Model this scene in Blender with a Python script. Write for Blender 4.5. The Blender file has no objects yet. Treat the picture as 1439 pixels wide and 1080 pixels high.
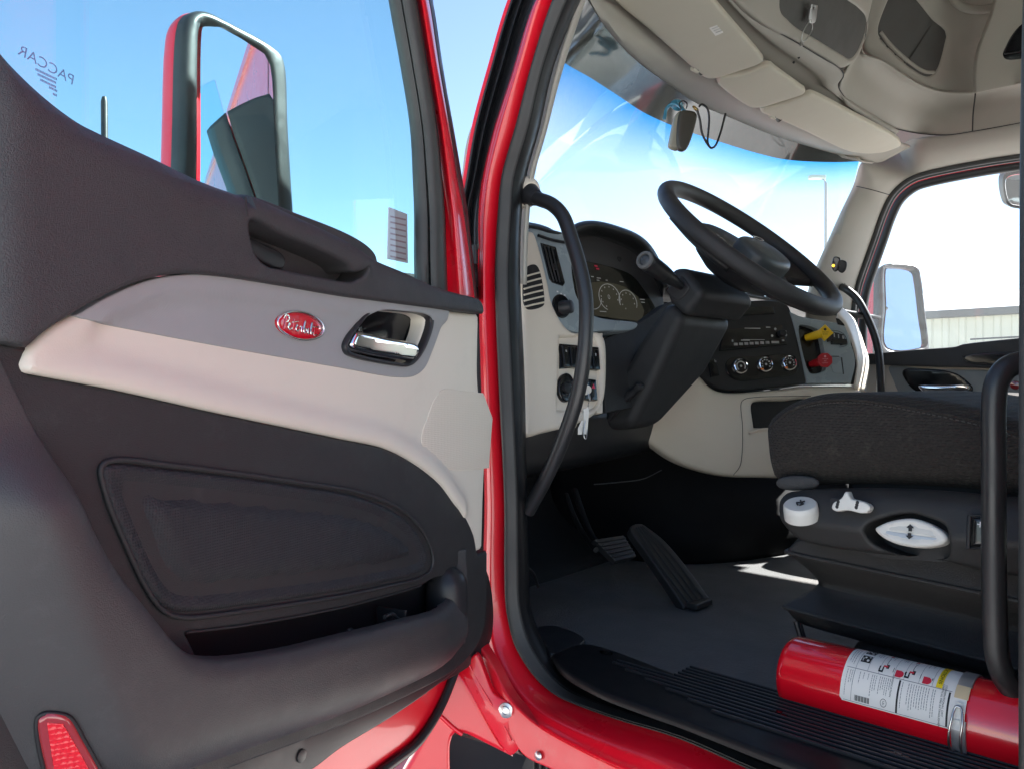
import bpy, bmesh, math, random
import numpy as np
from mathutils import Vector, Matrix
from mathutils.geometry import delaunay_2d_cdt
random.seed(7)
sc = bpy.context.scene
COL = sc.collection
R = math.radians
V = lambda *a: np.array(a, float)

# ---------------------------------------------------------------- camera model
# metres; x = the truck's right, y = the truck's front, z = up from the lens.
F0 = 1106.0
YAW = R(46)
CZ = 1.65                                  # height of the lens above the ground
LOOK = V(math.sin(YAW), math.cos(YAW), 0)
RT = V(math.cos(YAW), -math.sin(YAW), 0)
UPV = V(0, 0, 1)
def ray(u, v): return LOOK + RT*((u-720)/F0) + UPV*((540-v)/F0)
def at(u, v, t): return ray(u, v)*t
def on_x(u, v, x): d = ray(u, v); return d*(x/d[0])
def on_y(u, v, y): d = ray(u, v); return d*(y/d[1])
def on_z(u, v, z): d = ray(u, v); return d*(z/d[2])
def nrm(a): a = np.asarray(a, float); return a/np.linalg.norm(a)

class Fr:
    """a working plane: point p, normal n towards the viewer, ex right, ey up"""
    def __init__(s, p, n, up=(0, 0, 1)):
        s.o = np.asarray(p, float); s.n = nrm(n)
        up = np.asarray(up, float)
        s.ey = nrm(up - s.n*up.dot(s.n)); s.ex = np.cross(s.ey, s.n)
    def off(s, h):
        f = Fr.__new__(Fr); f.o = s.o + s.n*h; f.n = s.n; f.ex = s.ex; f.ey = s.ey; return f
    def hit(s, u, v):
        d = ray(u, v); q = d*(s.o.dot(s.n)/d.dot(s.n)) - s.o
        return q.dot(s.ex), q.dot(s.ey)
    def P(s, u, v): d = ray(u, v); return d*(s.o.dot(s.n)/d.dot(s.n))
    def L(s, a, b, h=0.): return s.o + s.ex*a + s.ey*b + s.n*h

# ---------------------------------------------------------------- objects
ORG = {}                                   # world origin of every object made (no rotations anywhere)
def link(o, par, wo):
    COL.objects.link(o)
    if par is not None:
        o.parent = par; o.location = Vector(wo - ORG[par.name])
    else:
        o.location = Vector(wo)
    ORG[o.name] = np.asarray(wo, float)
    return o
def tagged(o, label=None, cat=None, group=None, kind=None):
    if label: o['label'] = label
    if cat: o['category'] = cat
    if group: o['group'] = group
    if kind: o['kind'] = kind
    return o
def empty(name, p, par=None):
    o = bpy.data.objects.new(name, None); o.empty_display_size = .1
    return link(o, par, np.asarray(p, float))
def mk(name, verts, faces, mat, par=None, smooth=40, uvw=False):
    """verts are lens-relative; the object's origin goes to their centre"""
    v = np.asarray(verts, float).reshape(-1, 3)
    c = (v.min(0)+v.max(0))/2
    me = bpy.data.meshes.new(name)
    me.from_pydata([tuple(q) for q in v-c], [], [tuple(int(i) for i in f) for f in faces])
    mats = mat if isinstance(mat, (list, tuple)) else [mat]
    for m in mats: me.materials.append(m)
    if smooth:
        me.polygons.foreach_set('use_smooth', [True]*len(me.polygons))
        me.set_sharp_from_angle(angle=R(smooth))
    me.update()
    o = bpy.data.objects.new(name, me)
    return link(o, par, c + V(0, 0, CZ))
class MB:
    """collects several pieces into ONE mesh"""
    def __init__(s): s.v = []; s.f = []; s.m = []
    def add(s, vf, mi=0):
        n = len(s.v); s.v += [tuple(q) for q in vf[0]]; s.f += [tuple(int(i)+n for i in f) for f in vf[1]]
        s.m += [mi]*len(vf[1]); return s
    def build(s, name, mat, par=None, smooth=40):
        o = mk(name, s.v, s.f, mat, par, smooth)
        if isinstance(mat, (list, tuple)): o.data.polygons.foreach_set('material_index', s.m)
        return o
def bevmod(o, w, seg=3, ang=35):
    m = o.modifiers.new('bevel', 'BEVEL'); m.width = w; m.segments = seg
    m.limit_method = 'ANGLE'; m.angle_limit = R(ang); m.harden_normals = True
    return o
def solid(o, t, off=-1):
    m = o.modifiers.new('thick', 'SOLIDIFY'); m.thickness = t; m.offset = off; return o

# ---------------------------------------------------------------- curves
def _cr(p0, p1, p2, p3, n):
    t0 = 0.; t1 = t0+max(np.linalg.norm(p1-p0), 1e-9)**.5
    t2 = t1+max(np.linalg.norm(p2-p1), 1e-9)**.5; t3 = t2+max(np.linalg.norm(p3-p2), 1e-9)**.5
    t = np.linspace(t1, t2, n, endpoint=False)[:, None]
    A1 = (t1-t)/(t1-t0)*p0+(t-t0)/(t1-t0)*p1; A2 = (t2-t)/(t2-t1)*p1+(t-t1)/(t2-t1)*p2
    A3 = (t3-t)/(t3-t2)*p2+(t-t2)/(t3-t2)*p3
    B1 = (t2-t)/(t2-t0)*A1+(t-t0)/(t2-t0)*A2; B2 = (t3-t)/(t3-t1)*A2+(t-t1)/(t3-t1)*A3
    return (t2-t)/(t2-t1)*B1+(t-t1)/(t2-t1)*B2
def cr(pts, n=8, closed=False):
    P = [np.asarray(p, float) for p in pts]; N = len(P); out = []
    for i in range(N if closed else N-1):
        p1, p2 = P[i], P[(i+1) % N]
        p0 = P[i-1] if (closed or i > 0) else 2*p1-p2
        p3 = P[(i+2) % N] if (closed or i+2 < N) else 2*p2-p1
        out.append(_cr(p0, p1, p2, p3, n))
    if not closed: out.append(P[-1][None])
    return np.vstack(out)
def spoly(pts, step, smooth=True):
    """closed outline through (a,b[,1=corner]) resampled near `step`, counter-clockwise"""
    P = [V(p[0], p[1]) for p in pts]; S = [len(p) > 2 and p[2] for p in pts]; N = len(P); out = []
    for i in range(N):
        j = (i+1) % N; p1, p2 = P[i], P[j]; L = np.linalg.norm(p2-p1)
        n = max(1, int(round(L/step)))
        if not smooth or (S[i] and S[j]):
            t = np.linspace(0, 1, n, endpoint=False)[:, None]; out.append(p1+(p2-p1)*t); continue
        p0 = 2*p1-p2 if S[i] else P[i-1]; p3 = 2*p2-p1 if S[j] else P[(j+1) % N]
        out.append(_cr(p0, p1, p2, p3, n))
    Q = np.vstack(out)
    x, y = Q[:, 0], Q[:, 1]
    if (x*np.roll(y, -1)-np.roll(x, -1)*y).sum() < 0: Q = Q[::-1]
    return Q
def inpoly(p, Q):
    x, y = p[:, 0][:, None], p[:, 1][:, None]
    x1, y1 = Q[:, 0][None], Q[:, 1][None]; x2, y2 = np.roll(Q[:, 0], -1)[None], np.roll(Q[:, 1], -1)[None]
    c = ((y1 > y) != (y2 > y)) & (x < (x2-x1)*(y-y1)/np.where(y2 == y1, 1e-12, y2-y1)+x1)
    return c.sum(1) % 2 == 1
def dseg(p, Q, closed=True):
    A = Q if closed else Q[:-1]; B = np.roll(Q, -1, 0) if closed else Q[1:]
    d = np.full(len(p), 1e9)
    for k in range(0, len(p), 2000):
        q = p[k:k+2000][:, None, :]; ab = (B-A)[None]
        t = np.clip(((q-A[None])*ab).sum(2)/np.maximum((ab**2).sum(2), 1e-14), 0, 1)[..., None]
        d[k:k+2000] = np.sqrt((((q-A[None]-ab*t)**2).sum(2)).min(1))
    return d

# ---------------------------------------------------------------- shapes
def pad_vf(pts, fr, bev=.005, bevh=None, base=-.01, step=.012, hf=None, holes=(), local=False, smooth=True):
    """a moulded panel: outline traced on the plane, rounded rim, relief hf(a,b,d), skirt down to base"""
    tl = (lambda P: [tuple(p) for p in P]) if local else (lambda P: [fr.hit(p[0], p[1])+tuple(p[2:]) for p in P])
    bs = min(step, max(bev*.9, .0015)) if bev > 0 else step
    Q = spoly(tl(pts), bs, smooth); H = [spoly(tl(h), bs, smooth) for h in holes]
    loops = [Q]+H
    seg = np.vstack([np.hstack([L, np.roll(L, -1, 0)]) for L in loops])
    def dist(p):
        return np.min([dseg(p, L) for L in loops], axis=0)
    mn, mx = Q.min(0), Q.max(0)
    gx, gy = np.meshgrid(np.arange(mn[0], mx[0], step), np.arange(mn[1], mx[1], step*.9))
    gx = gx + (np.arange(gx.shape[0]) % 2)[:, None]*step*.5
    g = np.column_stack([gx.ravel(), gy.ravel()])
    g = g[inpoly(g, Q)]
    for h in H: g = g[~inpoly(g, h)]
    if len(g): g = g[dist(g) > max(.55*step, bev*1.15)]
    pts2 = [g]
    if bev > 0:
        for L, sg in zip(loops, [1]+[-1]*len(H)):
            T = np.roll(L, -1, 0)-np.roll(L, 1, 0); T /= np.maximum(np.linalg.norm(T, axis=1), 1e-12)[:, None]
            Nn = np.column_stack([-T[:, 1], T[:, 0]])*sg
            for fq in (.1, .32, .64, 1.0):
                r = L+Nn*bev*fq
                ok = inpoly(r, Q)
                for h in H: ok &= ~inpoly(r, h)
                r = r[ok]
                if len(r): pts2.append(r[dist(r) > bev*fq*.93])
    allp = list(loops)+pts2
    verts = np.vstack([a for a in allp if len(a)])
    edges = []; k = 0
    for L in loops:
        n = len(L); edges += [(k+i, k+(i+1) % n) for i in range(n)]; k += n
    r = delaunay_2d_cdt([Vector(p) for p in verts], edges, [], 1, 1e-7)
    P = np.array([tuple(p) for p in r[0]]); Fc = np.array([f for f in r[2] if len(f) == 3])
    c = P[Fc].mean(1); ok = inpoly(c, Q)
    for h in H: ok &= ~inpoly(c, h)
    Fc = Fc[ok]
    a0 = P[Fc]; ar = (a0[:, 1, 0]-a0[:, 0, 0])*(a0[:, 2, 1]-a0[:, 0, 1])-(a0[:, 2, 0]-a0[:, 0, 0])*(a0[:, 1, 1]-a0[:, 0, 1])
    Fc = Fc[np.abs(ar) > 1e-12]; ar = ar[np.abs(ar) > 1e-12]
    Fc[ar < 0] = Fc[ar < 0][:, ::-1]
    d = dist(P); z = np.zeros(len(P))
    if bev > 0:
        bh = bev if bevh is None else bevh
        q = np.clip(1-d/bev, 0, 1); z -= bh*(1-np.sqrt(np.maximum(1-q*q, 0)))
    if hf is not None: z += hf(P[:, 0], P[:, 1], d)
    W = fr.o + P[:, :1]*fr.ex + P[:, 1:]*fr.ey + z[:, None]*fr.n
    F = [tuple(f) for f in Fc]
    if base is not None:
        cnt = {}
        for f in F:
            for i in range(3): cnt[(f[i], f[(i+1) % 3])] = 1
        be = [e for e in cnt if (e[1], e[0]) not in cnt]
        vi = sorted({i for e in be for i in e}); mp = {i: len(W)+j for j, i in enumerate(vi)}
        low = fr.o + P[vi][:, :1]*fr.ex + P[vi][:, 1:]*fr.ey + np.minimum(base, z[vi]-.0005)[:, None]*fr.n
        W = np.vstack([W, low])
        F += [(b, a, mp[a], mp[b]) for a, b in be]
    return W, F
def pad(name, pts, fr, mat, par, sharp=40, **k):
    v, f = pad_vf(pts, fr, **k); return mk(name, v, f, mat, par, sharp)
def tube_vf(pts, r, n=14, sub=6, closed=False, cap=True, flat=1.0, up=None):
    P = cr(pts, sub, closed) if sub else np.asarray(pts, float)
    m = len(P)
    rr = np.full(m, r, float) if np.isscalar(r) else np.interp(np.linspace(0, 1, m), np.linspace(0, 1, len(r)), r)
    T = (np.roll(P, -1, 0)-np.roll(P, 1, 0)) if closed else np.gradient(P, axis=0)
    T /= np.maximum(np.linalg.norm(T, axis=1), 1e-12)[:, None]
    u = V(0, 0, 1) if up is None else np.asarray(up, float)
    if abs(T[0].dot(u)) > .9 and up is None: u = V(1, 0, 0)
    N = nrm(u-T[0]*u.dot(T[0])); vs = []
    ang = np.arange(n)*2*math.pi/n
    for i in range(m):
        N = N-T[i]*N.dot(T[i]); N = nrm(N); B = np.cross(T[i], N)
        vs.append(P[i]+rr[i]*(np.cos(ang)[:, None]*N+flat*np.sin(ang)[:, None]*B))
    v = np.vstack(vs); f = []
    for i in range(m if closed else m-1):
        j = (i+1) % m
        for k in range(n):
            l = (k+1) % n; f.append((i*n+k, i*n+l, j*n+l, j*n+k))
    if not closed and cap:
        f.append(tuple(range(n))[::-1]); f.append(tuple((m-1)*n+k for k in range(n)))
    return v, f
def tube(name, pts, r, mat, par, **k):
    v, f = tube_vf(pts, r, **k); return mk(name, v, f, mat, par, 50)
def loft_vf(rows, nu=6, nv=6, smooth=True):
    Rw = [[np.asarray(p, float) for p in r] for r in rows]
    a = np.array([cr(r, nu) if smooth else np.array(r) for r in Rw])            # rows x M x 3
    b = np.array([cr(list(a[:, j]), nv) for j in range(a.shape[1])]) if nv > 1 else a.transpose(1, 0, 2)
    M, K = b.shape[:2]; v = b.reshape(-1, 3)
    f = [(i*K+j, i*K+j+1, (i+1)*K+j+1, (i+1)*K+j) for i in range(M-1) for j in range(K-1)]
    return v, f
def face_cam(vf, to=(0, 0, 0)):
    """turn a sheet so that its front looks at `to`"""
    v, f = np.asarray(vf[0]), vf[1]; s = 0
    for q in f[::max(1, len(f)//60)]:
        p = v[list(q)]; n = np.cross(p[1]-p[0], p[2]-p[0]); s += np.sign(n.dot(np.asarray(to)-p.mean(0)))
    return (v, f) if s >= 0 else (v, [tuple(q)[::-1] for q in f])
def loft(name, rows, mat, par, t=.004, nu=6, nv=6, smooth=True, to=(0, 0, 0)):
    v, f = face_cam(loft_vf(rows, nu, nv, smooth), to); o = mk(name, v, f, mat, par, 50)
    return solid(o, t) if t else o
def lathe_vf(prof, o, ax, n=32, sx=1., sy=1., up=(0, 0, 1)):
    ax = nrm(ax); up = np.asarray(up, float)
    if abs(ax.dot(nrm(up))) > .95: up = V(0, 1, 0)
    e1 = nrm(np.cross(up, ax)); e2 = np.cross(ax, e1); o = np.asarray(o, float)
    v = []; f = []
    for r, h in prof:
        for k in range(n):
            t = 2*math.pi*k/n; v.append(o+ax*h+e1*(r*sx*math.cos(t))+e2*(r*sy*math.sin(t)))
    m = len(prof)
    for i in range(m-1):
        for k in range(n):
            l = (k+1) % n; f.append((i*n+k, i*n+l, (i+1)*n+l, (i+1)*n+k))
    f.append(tuple(range(n))[::-1]); f.append(tuple((m-1)*n+k for k in range(n)))
    return np.array(v), f
def lathe(name, prof, o, ax, mat, par, **k):
    v, f = lathe_vf(prof, o, ax, **k); return mk(name, v, f, mat, par, 40)
def box_vf(c, ex, ey, ez):
    """half-vectors"""
    c, ex, ey, ez = [np.asarray(q, float) for q in (c, ex, ey, ez)]
    v = [c+sx*ex+sy*ey+sz*ez for sz in (-1, 1) for sy in (-1, 1) for sx in (-1, 1)]
    return np.array(v), [(0, 2, 3, 1), (4, 5, 7, 6), (0, 1, 5, 4), (2, 6, 7, 3), (0, 4, 6, 2), (1, 3, 7, 5)]
def box(name, c, h, mat, par, bev=.004, fr=None, seg=3):
    if fr is None: e = (V(h[0], 0, 0), V(0, h[1], 0), V(0, 0, h[2]))
    else: e = (fr.ex*h[0], fr.ey*h[1], fr.n*h[2])
    v, f = box_vf(c, *e); o = mk(name, v, f, mat, par, 40)
    if np.linalg.det(np.array(e)) < 0: o.data.flip_normals()
    return bevmod(o, bev, seg) if bev else o
def prism_vf(near, far):
    n = len(near); v = np.vstack([np.asarray(near, float), np.asarray(far, float)])
    c = v.mean(0)
    f = [tuple(range(n)), tuple(range(n, 2*n))[::-1]]+[((i+1) % n, i, n+i, n+(i+1) % n) for i in range(n)]
    p = v[:n]; nn = np.zeros(3)
    for i in range(n): nn += np.cross(p[i]-p.mean(0), p[(i+1) % n]-p.mean(0))
    if nn.dot(p.mean(0)-c) < 0: f = [q[::-1] for q in f]
    return v, f
def text_vf(s, size, align='CENTER', extr=0., sx=1., shear=0.):
    cu = bpy.data.curves.new('lettering', 'FONT'); cu.body = s; cu.size = size
    cu.align_x = align; cu.align_y = 'CENTER'; cu.extrude = extr; cu.resolution_u = 3; cu.shear = shear
    o = bpy.data.objects.new('lettering', cu); COL.objects.link(o)
    dg = bpy.context.evaluated_depsgraph_get(); me = bpy.data.meshes.new_from_object(o.evaluated_get(dg))
    v = np.array([tuple(p.co) for p in me.vertices]).reshape(-1, 3); f = [tuple(p.vertices) for p in me.polygons]
    bpy.data.objects.remove(o); bpy.data.curves.remove(cu); bpy.data.meshes.remove(me)
    if len(v): v[:, 0] *= sx
    return v, f
def text_on(s, fr, a, b, size, h=.0006, ang=0., sx=1., mirror=False, extr=0., shear=0.):
    v, f = text_vf(s, size, extr=extr, sx=sx, shear=shear)
    if mirror: v[:, 0] *= -1; f = [q[::-1] for q in f]
    c, q = math.cos(ang), math.sin(ang)
    x = v[:, 0]*c-v[:, 1]*q+a; y = v[:, 0]*q+v[:, 1]*c+b
    return fr.o+x[:, None]*fr.ex+y[:, None]*fr.ey+(v[:, 2]+h)[:, None]*fr.n, f

# ---------------------------------------------------------------- materials
MATS = {}
def mat(name, col, rough=.5, metal=0., coat=0., bump=None, var=.08, spec=.5, emit=None, vs=6., sheen=0., rvar=.08, wear=None):
    m = bpy.data.materials.new(name); m.use_nodes = True; nt = m.node_tree; N = nt.nodes; L = nt.links
    b = N['Principled BSDF']
    b.inputs['Roughness'].default_value = rough; b.inputs['Metallic'].default_value = metal
    b.inputs['Coat Weight'].default_value = coat; b.inputs['Coat Roughness'].default_value = .04
    b.inputs['Specular IOR Level'].default_value = spec; b.inputs['Sheen Weight'].default_value = sheen
    tc = N.new('ShaderNodeTexCoord')
    def noise(sc_, det=4., rg=.6):
        n = N.new('ShaderNodeTexNoise'); n.inputs['Scale'].default_value = sc_; n.inputs['Detail'].default_value = det
        n.inputs['Roughness'].default_value = rg; L.new(tc.outputs['Object'], n.inputs['Vector']); return n
    def ramp(a, b2, src):
        r = N.new('ShaderNodeMapRange'); r.inputs['From Min'].default_value = .3; r.inputs['From Max'].default_value = .7
        r.inputs['To Min'].default_value = a; r.inputs['To Max'].default_value = b2; L.new(src, r.inputs['Value']); return r.outputs['Result']
    c = (*col, 1)
    n1 = noise(vs)
    mx = N.new('ShaderNodeMix'); mx.data_type = 'RGBA'
    mx.inputs['A'].default_value = tuple(q*(1-var) for q in col)+(1,); mx.inputs['B'].default_value = tuple(min(1, q*(1+var)) for q in col)+(1,)
    L.new(n1.outputs['Fac'], mx.inputs['Factor']); colout = mx.outputs['Result']
    if wear:                                # (colour, amount, scale): scuffs and dust
        wn = noise(wear[2], 8., .75); wm = N.new('ShaderNodeMix'); wm.data_type = 'RGBA'
        wr = N.new('ShaderNodeMapRange'); wr.inputs['From Min'].default_value = .55; wr.inputs['From Max'].default_value = .78
        wr.inputs['To Max'].default_value = wear[1]; L.new(wn.outputs['Fac'], wr.inputs['Value'])
        L.new(wr.outputs['Result'], wm.inputs['Factor']); L.new(colout, wm.inputs['A']); wm.inputs['B'].default_value = (*wear[0], 1)
        colout = wm.outputs['Result']
    L.new(colout, b.inputs['Base Color'])
    if rvar: L.new(ramp(max(.02, rough-rvar), min(1, rough+rvar), noise(vs*2.3).outputs['Fac']), b.inputs['Roughness'])
    if bump:
        h = None
        for kind, s_, st in (bump if isinstance(bump, list) else [bump]):
            if kind == 'grain':
                t = N.new('ShaderNodeTexVoronoi'); t.feature = 'DISTANCE_TO_EDGE'; t.inputs['Scale'].default_value = s_
                w = noise(s_*.7, 2.); ad = N.new('ShaderNodeMix'); ad.data_type = 'RGBA'; ad.inputs['Factor'].default_value = .012*60/s_*4
                L.new(tc.outputs['Object'], ad.inputs['A']); L.new(w.outputs['Color'], ad.inputs['B'])
                L.new(ad.outputs['Result'], t.inputs['Vector']); hs = t.outputs['Distance']
                r = N.new('ShaderNodeMapRange'); r.inputs['From Max'].default_value = .22; L.new(hs, r.inputs['Value']); hs = r.outputs['Result']
            elif kind == 'noise':
                hs = noise(s_, 3.).outputs['Fac']
            elif kind in 'xyz':
                t = N.new('ShaderNodeTexWave'); t.bands_direction = kind.upper(); t.inputs['Scale'].default_value = s_
                t.inputs['Distortion'].default_value = .0; L.new(tc.outputs['Object'], t.inputs['Vector']); hs = t.outputs['Fac']
            elif kind == 'weave':
                t = N.new('ShaderNodeTexWave'); t.bands_direction = 'Z'; t.inputs['Scale'].default_value = s_; L.new(tc.outputs['Object'], t.inputs['Vector'])
                t.inputs['Distortion'].default_value = .6; t.inputs['Detail Scale'].default_value = 3
                t2 = N.new('ShaderNodeTexWave'); t2.bands_direction = 'DIAGONAL'; t2.inputs['Scale'].default_value = s_*.8; L.new(tc.outputs['Object'], t2.inputs['Vector'])
                mu = N.new('ShaderNodeMath'); mu.operation = 'MULTIPLY'; L.new(t.outputs['Fac'], mu.inputs[0]); L.new(t2.outputs['Fac'], mu.inputs[1]); hs = mu.outputs[0]
            elif kind == 'dots':
                t = N.new('ShaderNodeTexVoronoi'); t.feature = 'F1'; t.inputs['Scale'].default_value = s_; t.inputs['Randomness'].default_value = .15
                L.new(tc.outputs['Object'], t.inputs['Vector']); hs = t.outputs['Distance']
            bp = N.new('ShaderNodeBump'); bp.inputs['Strength'].default_value = st; bp.inputs['Distance'].default_value = .0015
            L.new(hs, bp.inputs['Height'])
            if h is not None: L.new(h, bp.inputs['Normal'])
            h = bp.outputs['Normal']
        L.new(h, b.inputs['Normal'])
    if emit:
        b.inputs['Emission Color'].default_value = (*emit[0], 1); b.inputs['Emission Strength'].default_value = emit[1]
    MATS[name] = m
    return m
def glassmat(name, tint=(.97, .99, 1.), refl=1.0, grad=None):
    """thin pane: clear transmission plus a Fresnel reflection"""
    m = bpy.data.materials.new(name); m.use_nodes = True; nt = m.node_tree; N = nt.nodes; L = nt.links; N.clear()
    o = N.new('ShaderNodeOutputMaterial'); t = N.new('ShaderNodeBsdfTransparent'); g = N.new('ShaderNodeBsdfGlossy')
    g.inputs['Roughness'].default_value = .01; t.inputs['Color'].default_value = (*tint, 1)
    fr = N.new('ShaderNodeLayerWeight'); fr.inputs['Blend'].default_value = .5; pw = N.new('ShaderNodeMath'); pw.operation = 'POWER'
    pw.inputs[1].default_value = 4.; L.new(fr.outputs['Facing'], pw.inputs[0]); mu = N.new('ShaderNodeMath'); mu.operation = 'MULTIPLY_ADD'
    mu.inputs[1].default_value = refl*.9; mu.inputs[2].default_value = refl*.05; L.new(pw.outputs[0], mu.inputs[0]); mx = N.new('ShaderNodeMixShader')
    L.new(mu.outputs[0], mx.inputs[0]); L.new(t.outputs[0], mx.inputs[1]); L.new(g.outputs[0], mx.inputs[2]); L.new(mx.outputs[0], o.inputs[0])
    MATS[name] = m
    return m, N, L, t
# ================================================================ materials
SKIN = mat('dark leather trim', (.038, .038, .039), .52, bump=[('grain', 420, .35), ('noise', 60, .12)], var=.12, vs=9)
PLAS = mat('dark grained plastic', (.026, .0265, .0275), .55, spec=.35, bump=[('noise', 900, .35), ('noise', 90, .1)], var=.12, vs=7, wear=((.09, .09, .09), .25, 30))
PLASF = mat('smooth dark plastic', (.022, .022, .024), .38, spec=.35, bump=('noise', 300, .05), var=.1)
GLOSB = mat('gloss black plastic', (.008, .008, .009), .16, var=.1)
BEIGE = mat('beige moulded plastic', (.65, .61, .52), .55, bump=('noise', 800, .12), var=.04, vs=5, wear=((.38, .33, .29), .14, 14))
BEIGED = mat('tan dash plastic', (.7, .625, .52), .5, bump=('noise', 800, .12), var=.05, vs=5)
BEIGEM = mat('perforated beige plastic', (.64, .585, .49), .6, bump=('dots', 420, .3), var=.04)
GREYT = mat('brushed grey trim', (.30, .315, .315), .5, bump=[('weave', 420, .3)], var=.07, vs=14)
HEAD = mat('grey headliner', (.4, .375, .325), .8, bump=('noise', 700, .2), var=.05, vs=4)
CONS = mat('grey overhead plastic', (.35, .328, .28), .6, bump=('noise', 700, .2), var=.05, vs=4)
VIS = mat('cream visor vinyl', (.56, .52, .425), .7, bump=('noise', 500, .15), var=.05, vs=8)
RED = mat('red truck paint', (.74, .004, .018), .3, coat=.5, bump=('noise', 140, .025), wear=((.6, .2, .16), .12, 45), var=.04, rvar=.04)
REDD = mat('red paint with road dust', (.66, .008, .022), .36, coat=.4, var=.08, vs=12, wear=((.5, .22, .17), .35, 35))
RUB = mat('black rubber', (.02, .02, .021), .42, bump=('noise', 200, .08), var=.2)
RUBG = mat('grey door rubber', (.035, .035, .033), .55, bump=('noise', 200, .1), var=.15)
MATT = mat('black floor rubber', (.12, .12, .118), .5, spec=.3, bump=[('noise', 260, 1.), ('noise', 30, .2)], var=.15, wear=((.13, .125, .115), .5, 9))
CARP = mat('black floor lining', (.02, .02, .021), .8, spec=.2, bump=('noise', 400, .5), var=.3)
METB = mat('satin black tube', (.02, .02, .021), .4, bump=('noise', 500, .1), var=.1)
CHR = mat('chrome', (.86, .86, .87), .09, 1., var=.03, rvar=.03)
STEEL = mat('brushed steel', (.55, .55, .55), .3, 1., var=.1)
ALU = mat('grey strap metal', (.45, .45, .46), .4, .7, var=.08)
FAB = mat('dark seat cloth', (.036, .031, .027), .95, bump=[('weave', 78, 1.), ('noise', 260, .5)], var=.75, vs=330, sheen=.05, spec=.2, wear=((.16, .14, .11), .35, 40))
FELT = mat('grey felt', (.06, .06, .06), .95, bump=('noise', 500, 1.), var=.3, vs=60)
VINY = mat('black bellows vinyl', (.024, .023, .022), .36, spec=.7, bump=[('grain', 500, .5), ('noise', 40, .2)], var=.12)
WHITE = mat('white control plastic', (.72, .7, .64), .45, var=.05, wear=((.45, .42, .36), .3, 60))
INK = mat('black print', (.012, .012, .014), .6, var=.0, rvar=0)
WINK = mat('white print', (.7, .7, .7), .6, var=0, rvar=0)
YEL = mat('yellow plastic', (.85, .55, .01), .4, var=.04)
KRED = mat('red knob plastic', (.42, .008, .014), .4, var=.04)
EXT = mat('extinguisher red enamel', (.72, .004, .016), .22, coat=1., var=.03, rvar=.03)
PAPER = mat('white label paper', (.78, .76, .71), .5, var=.03)
SCREEN = mat('dark display glass', (.012, .012, .01), .12, var=0, rvar=0)
LIT = mat('lit display', (.03, .028, .02), .2, emit=((.36, .32, .2), .008), var=0, rvar=0)
GLOW = mat('display white lines', (.12, .12, .12), .4, emit=((.9, .92, .85), .022), var=0, rvar=0)
GLOWR = mat('display red mark', (.2, .0, .02), .4, emit=((.7, .02, .08), .035), var=0, rvar=0)
AMB = mat('amber lamp', (.8, .35, .02), .4, emit=((1., .55, .05), .4), var=0, rvar=0)
ORG_ = mat('orange pointer', (.8, .2, .02), .4, var=0)
REFL = mat('red reflector', (.75, .01, .02), .18, coat=1., bump=('dots', 260, .9), var=.05)
REFB = mat('clear red plastic', (.32, .03, .035), .15, coat=1., var=.1)
MIRR = mat('mirror silvering', (.85, .87, .9), .015, 1., var=0, rvar=0)
WINGSKY = mat('satin panel with painted sky sheen', (.27, .32, .34), .28, bump=('noise', 700, .1), var=.05)  # dark grey plastic; the blue sky reflection is put into its base colour
CONC = mat('concrete yard', (.5, .49, .47), .9, bump=('noise', 8, .3), var=.15, vs=.6)
SEALK = mat('black seal rubber', (.011, .011, .012), .4, spec=.14, bump=('noise', 200, .05), var=.1)
CREAM = mat('cream cap plastic', (.68, .6, .46), .5, var=.06)
GLASS = glassmat('side glass', (.80, .96, .97))[0]

# ================================================================ light, sky, ground, camera
SUN_AZ, SUN_EL = 112., 43.                  # degrees right of the truck's nose, above the horizon
w = bpy.data.worlds.new('World'); sc.world = w; w.use_nodes = True
nt = w.node_tree; bg = nt.nodes['Background']
sky = nt.nodes.new('ShaderNodeTexSky'); sky.sky_type = 'NISHITA'; sky.sun_disc = False
sky.sun_elevation = R(SUN_EL); sky.sun_rotation = R(SUN_AZ); sky.altitude = 100
sky.air_density = .9; sky.dust_density = .12; sky.ozone_density = .6
nt.links.new(sky.outputs[0], bg.inputs[0]); bg.inputs[1].default_value = .052
sl = bpy.data.lights.new('sun', 'SUN'); sl.energy = 5.0; sl.angle = R(.5); sl.color = (1, .96, .91)
so = bpy.data.objects.new('sun', sl); COL.objects.link(so)
d_ = Vector((math.sin(R(SUN_AZ))*math.cos(R(SUN_EL)), math.cos(R(SUN_AZ))*math.cos(R(SUN_EL)), math.sin(R(SUN_EL))))
so.rotation_euler = d_.to_track_quat('Z', 'Y').to_euler(); so.location = (0, 0, 30)
cd = bpy.data.cameras.new('camera'); cd.lens = 36*F0/1439; cd.sensor_width = 36; cd.clip_start = .02; cd.clip_end = 3000
co = bpy.data.objects.new('camera', cd); COL.objects.link(co); co.location = (0, 0, CZ)
co.rotation_euler = (R(90), 0, -YAW); sc.camera = co
sc.view_settings.view_transform = 'Standard'; sc.view_settings.look = 'None'; sc.view_settings.gamma = 1
sc.view_settings.exposure = 2.6
sc.cycles.max_bounces = 14; sc.cycles.diffuse_bounces = 8; sc.cycles.transparent_max_bounces = 16
g_ = mk('ground', [(-700, -700, -CZ), (700, -700, -CZ), (700, 700, -CZ), (-700, 700, -CZ)], [(0, 1, 2, 3)], CONC, None, 0)
tagged(g_, kind='structure')

# ================================================================ the truck
truck = empty('semi_truck', V(1.86, .3, 0))
tagged(truck, 'red semi truck cab with its driver door swung open, black and beige interior', 'truck')

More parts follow.
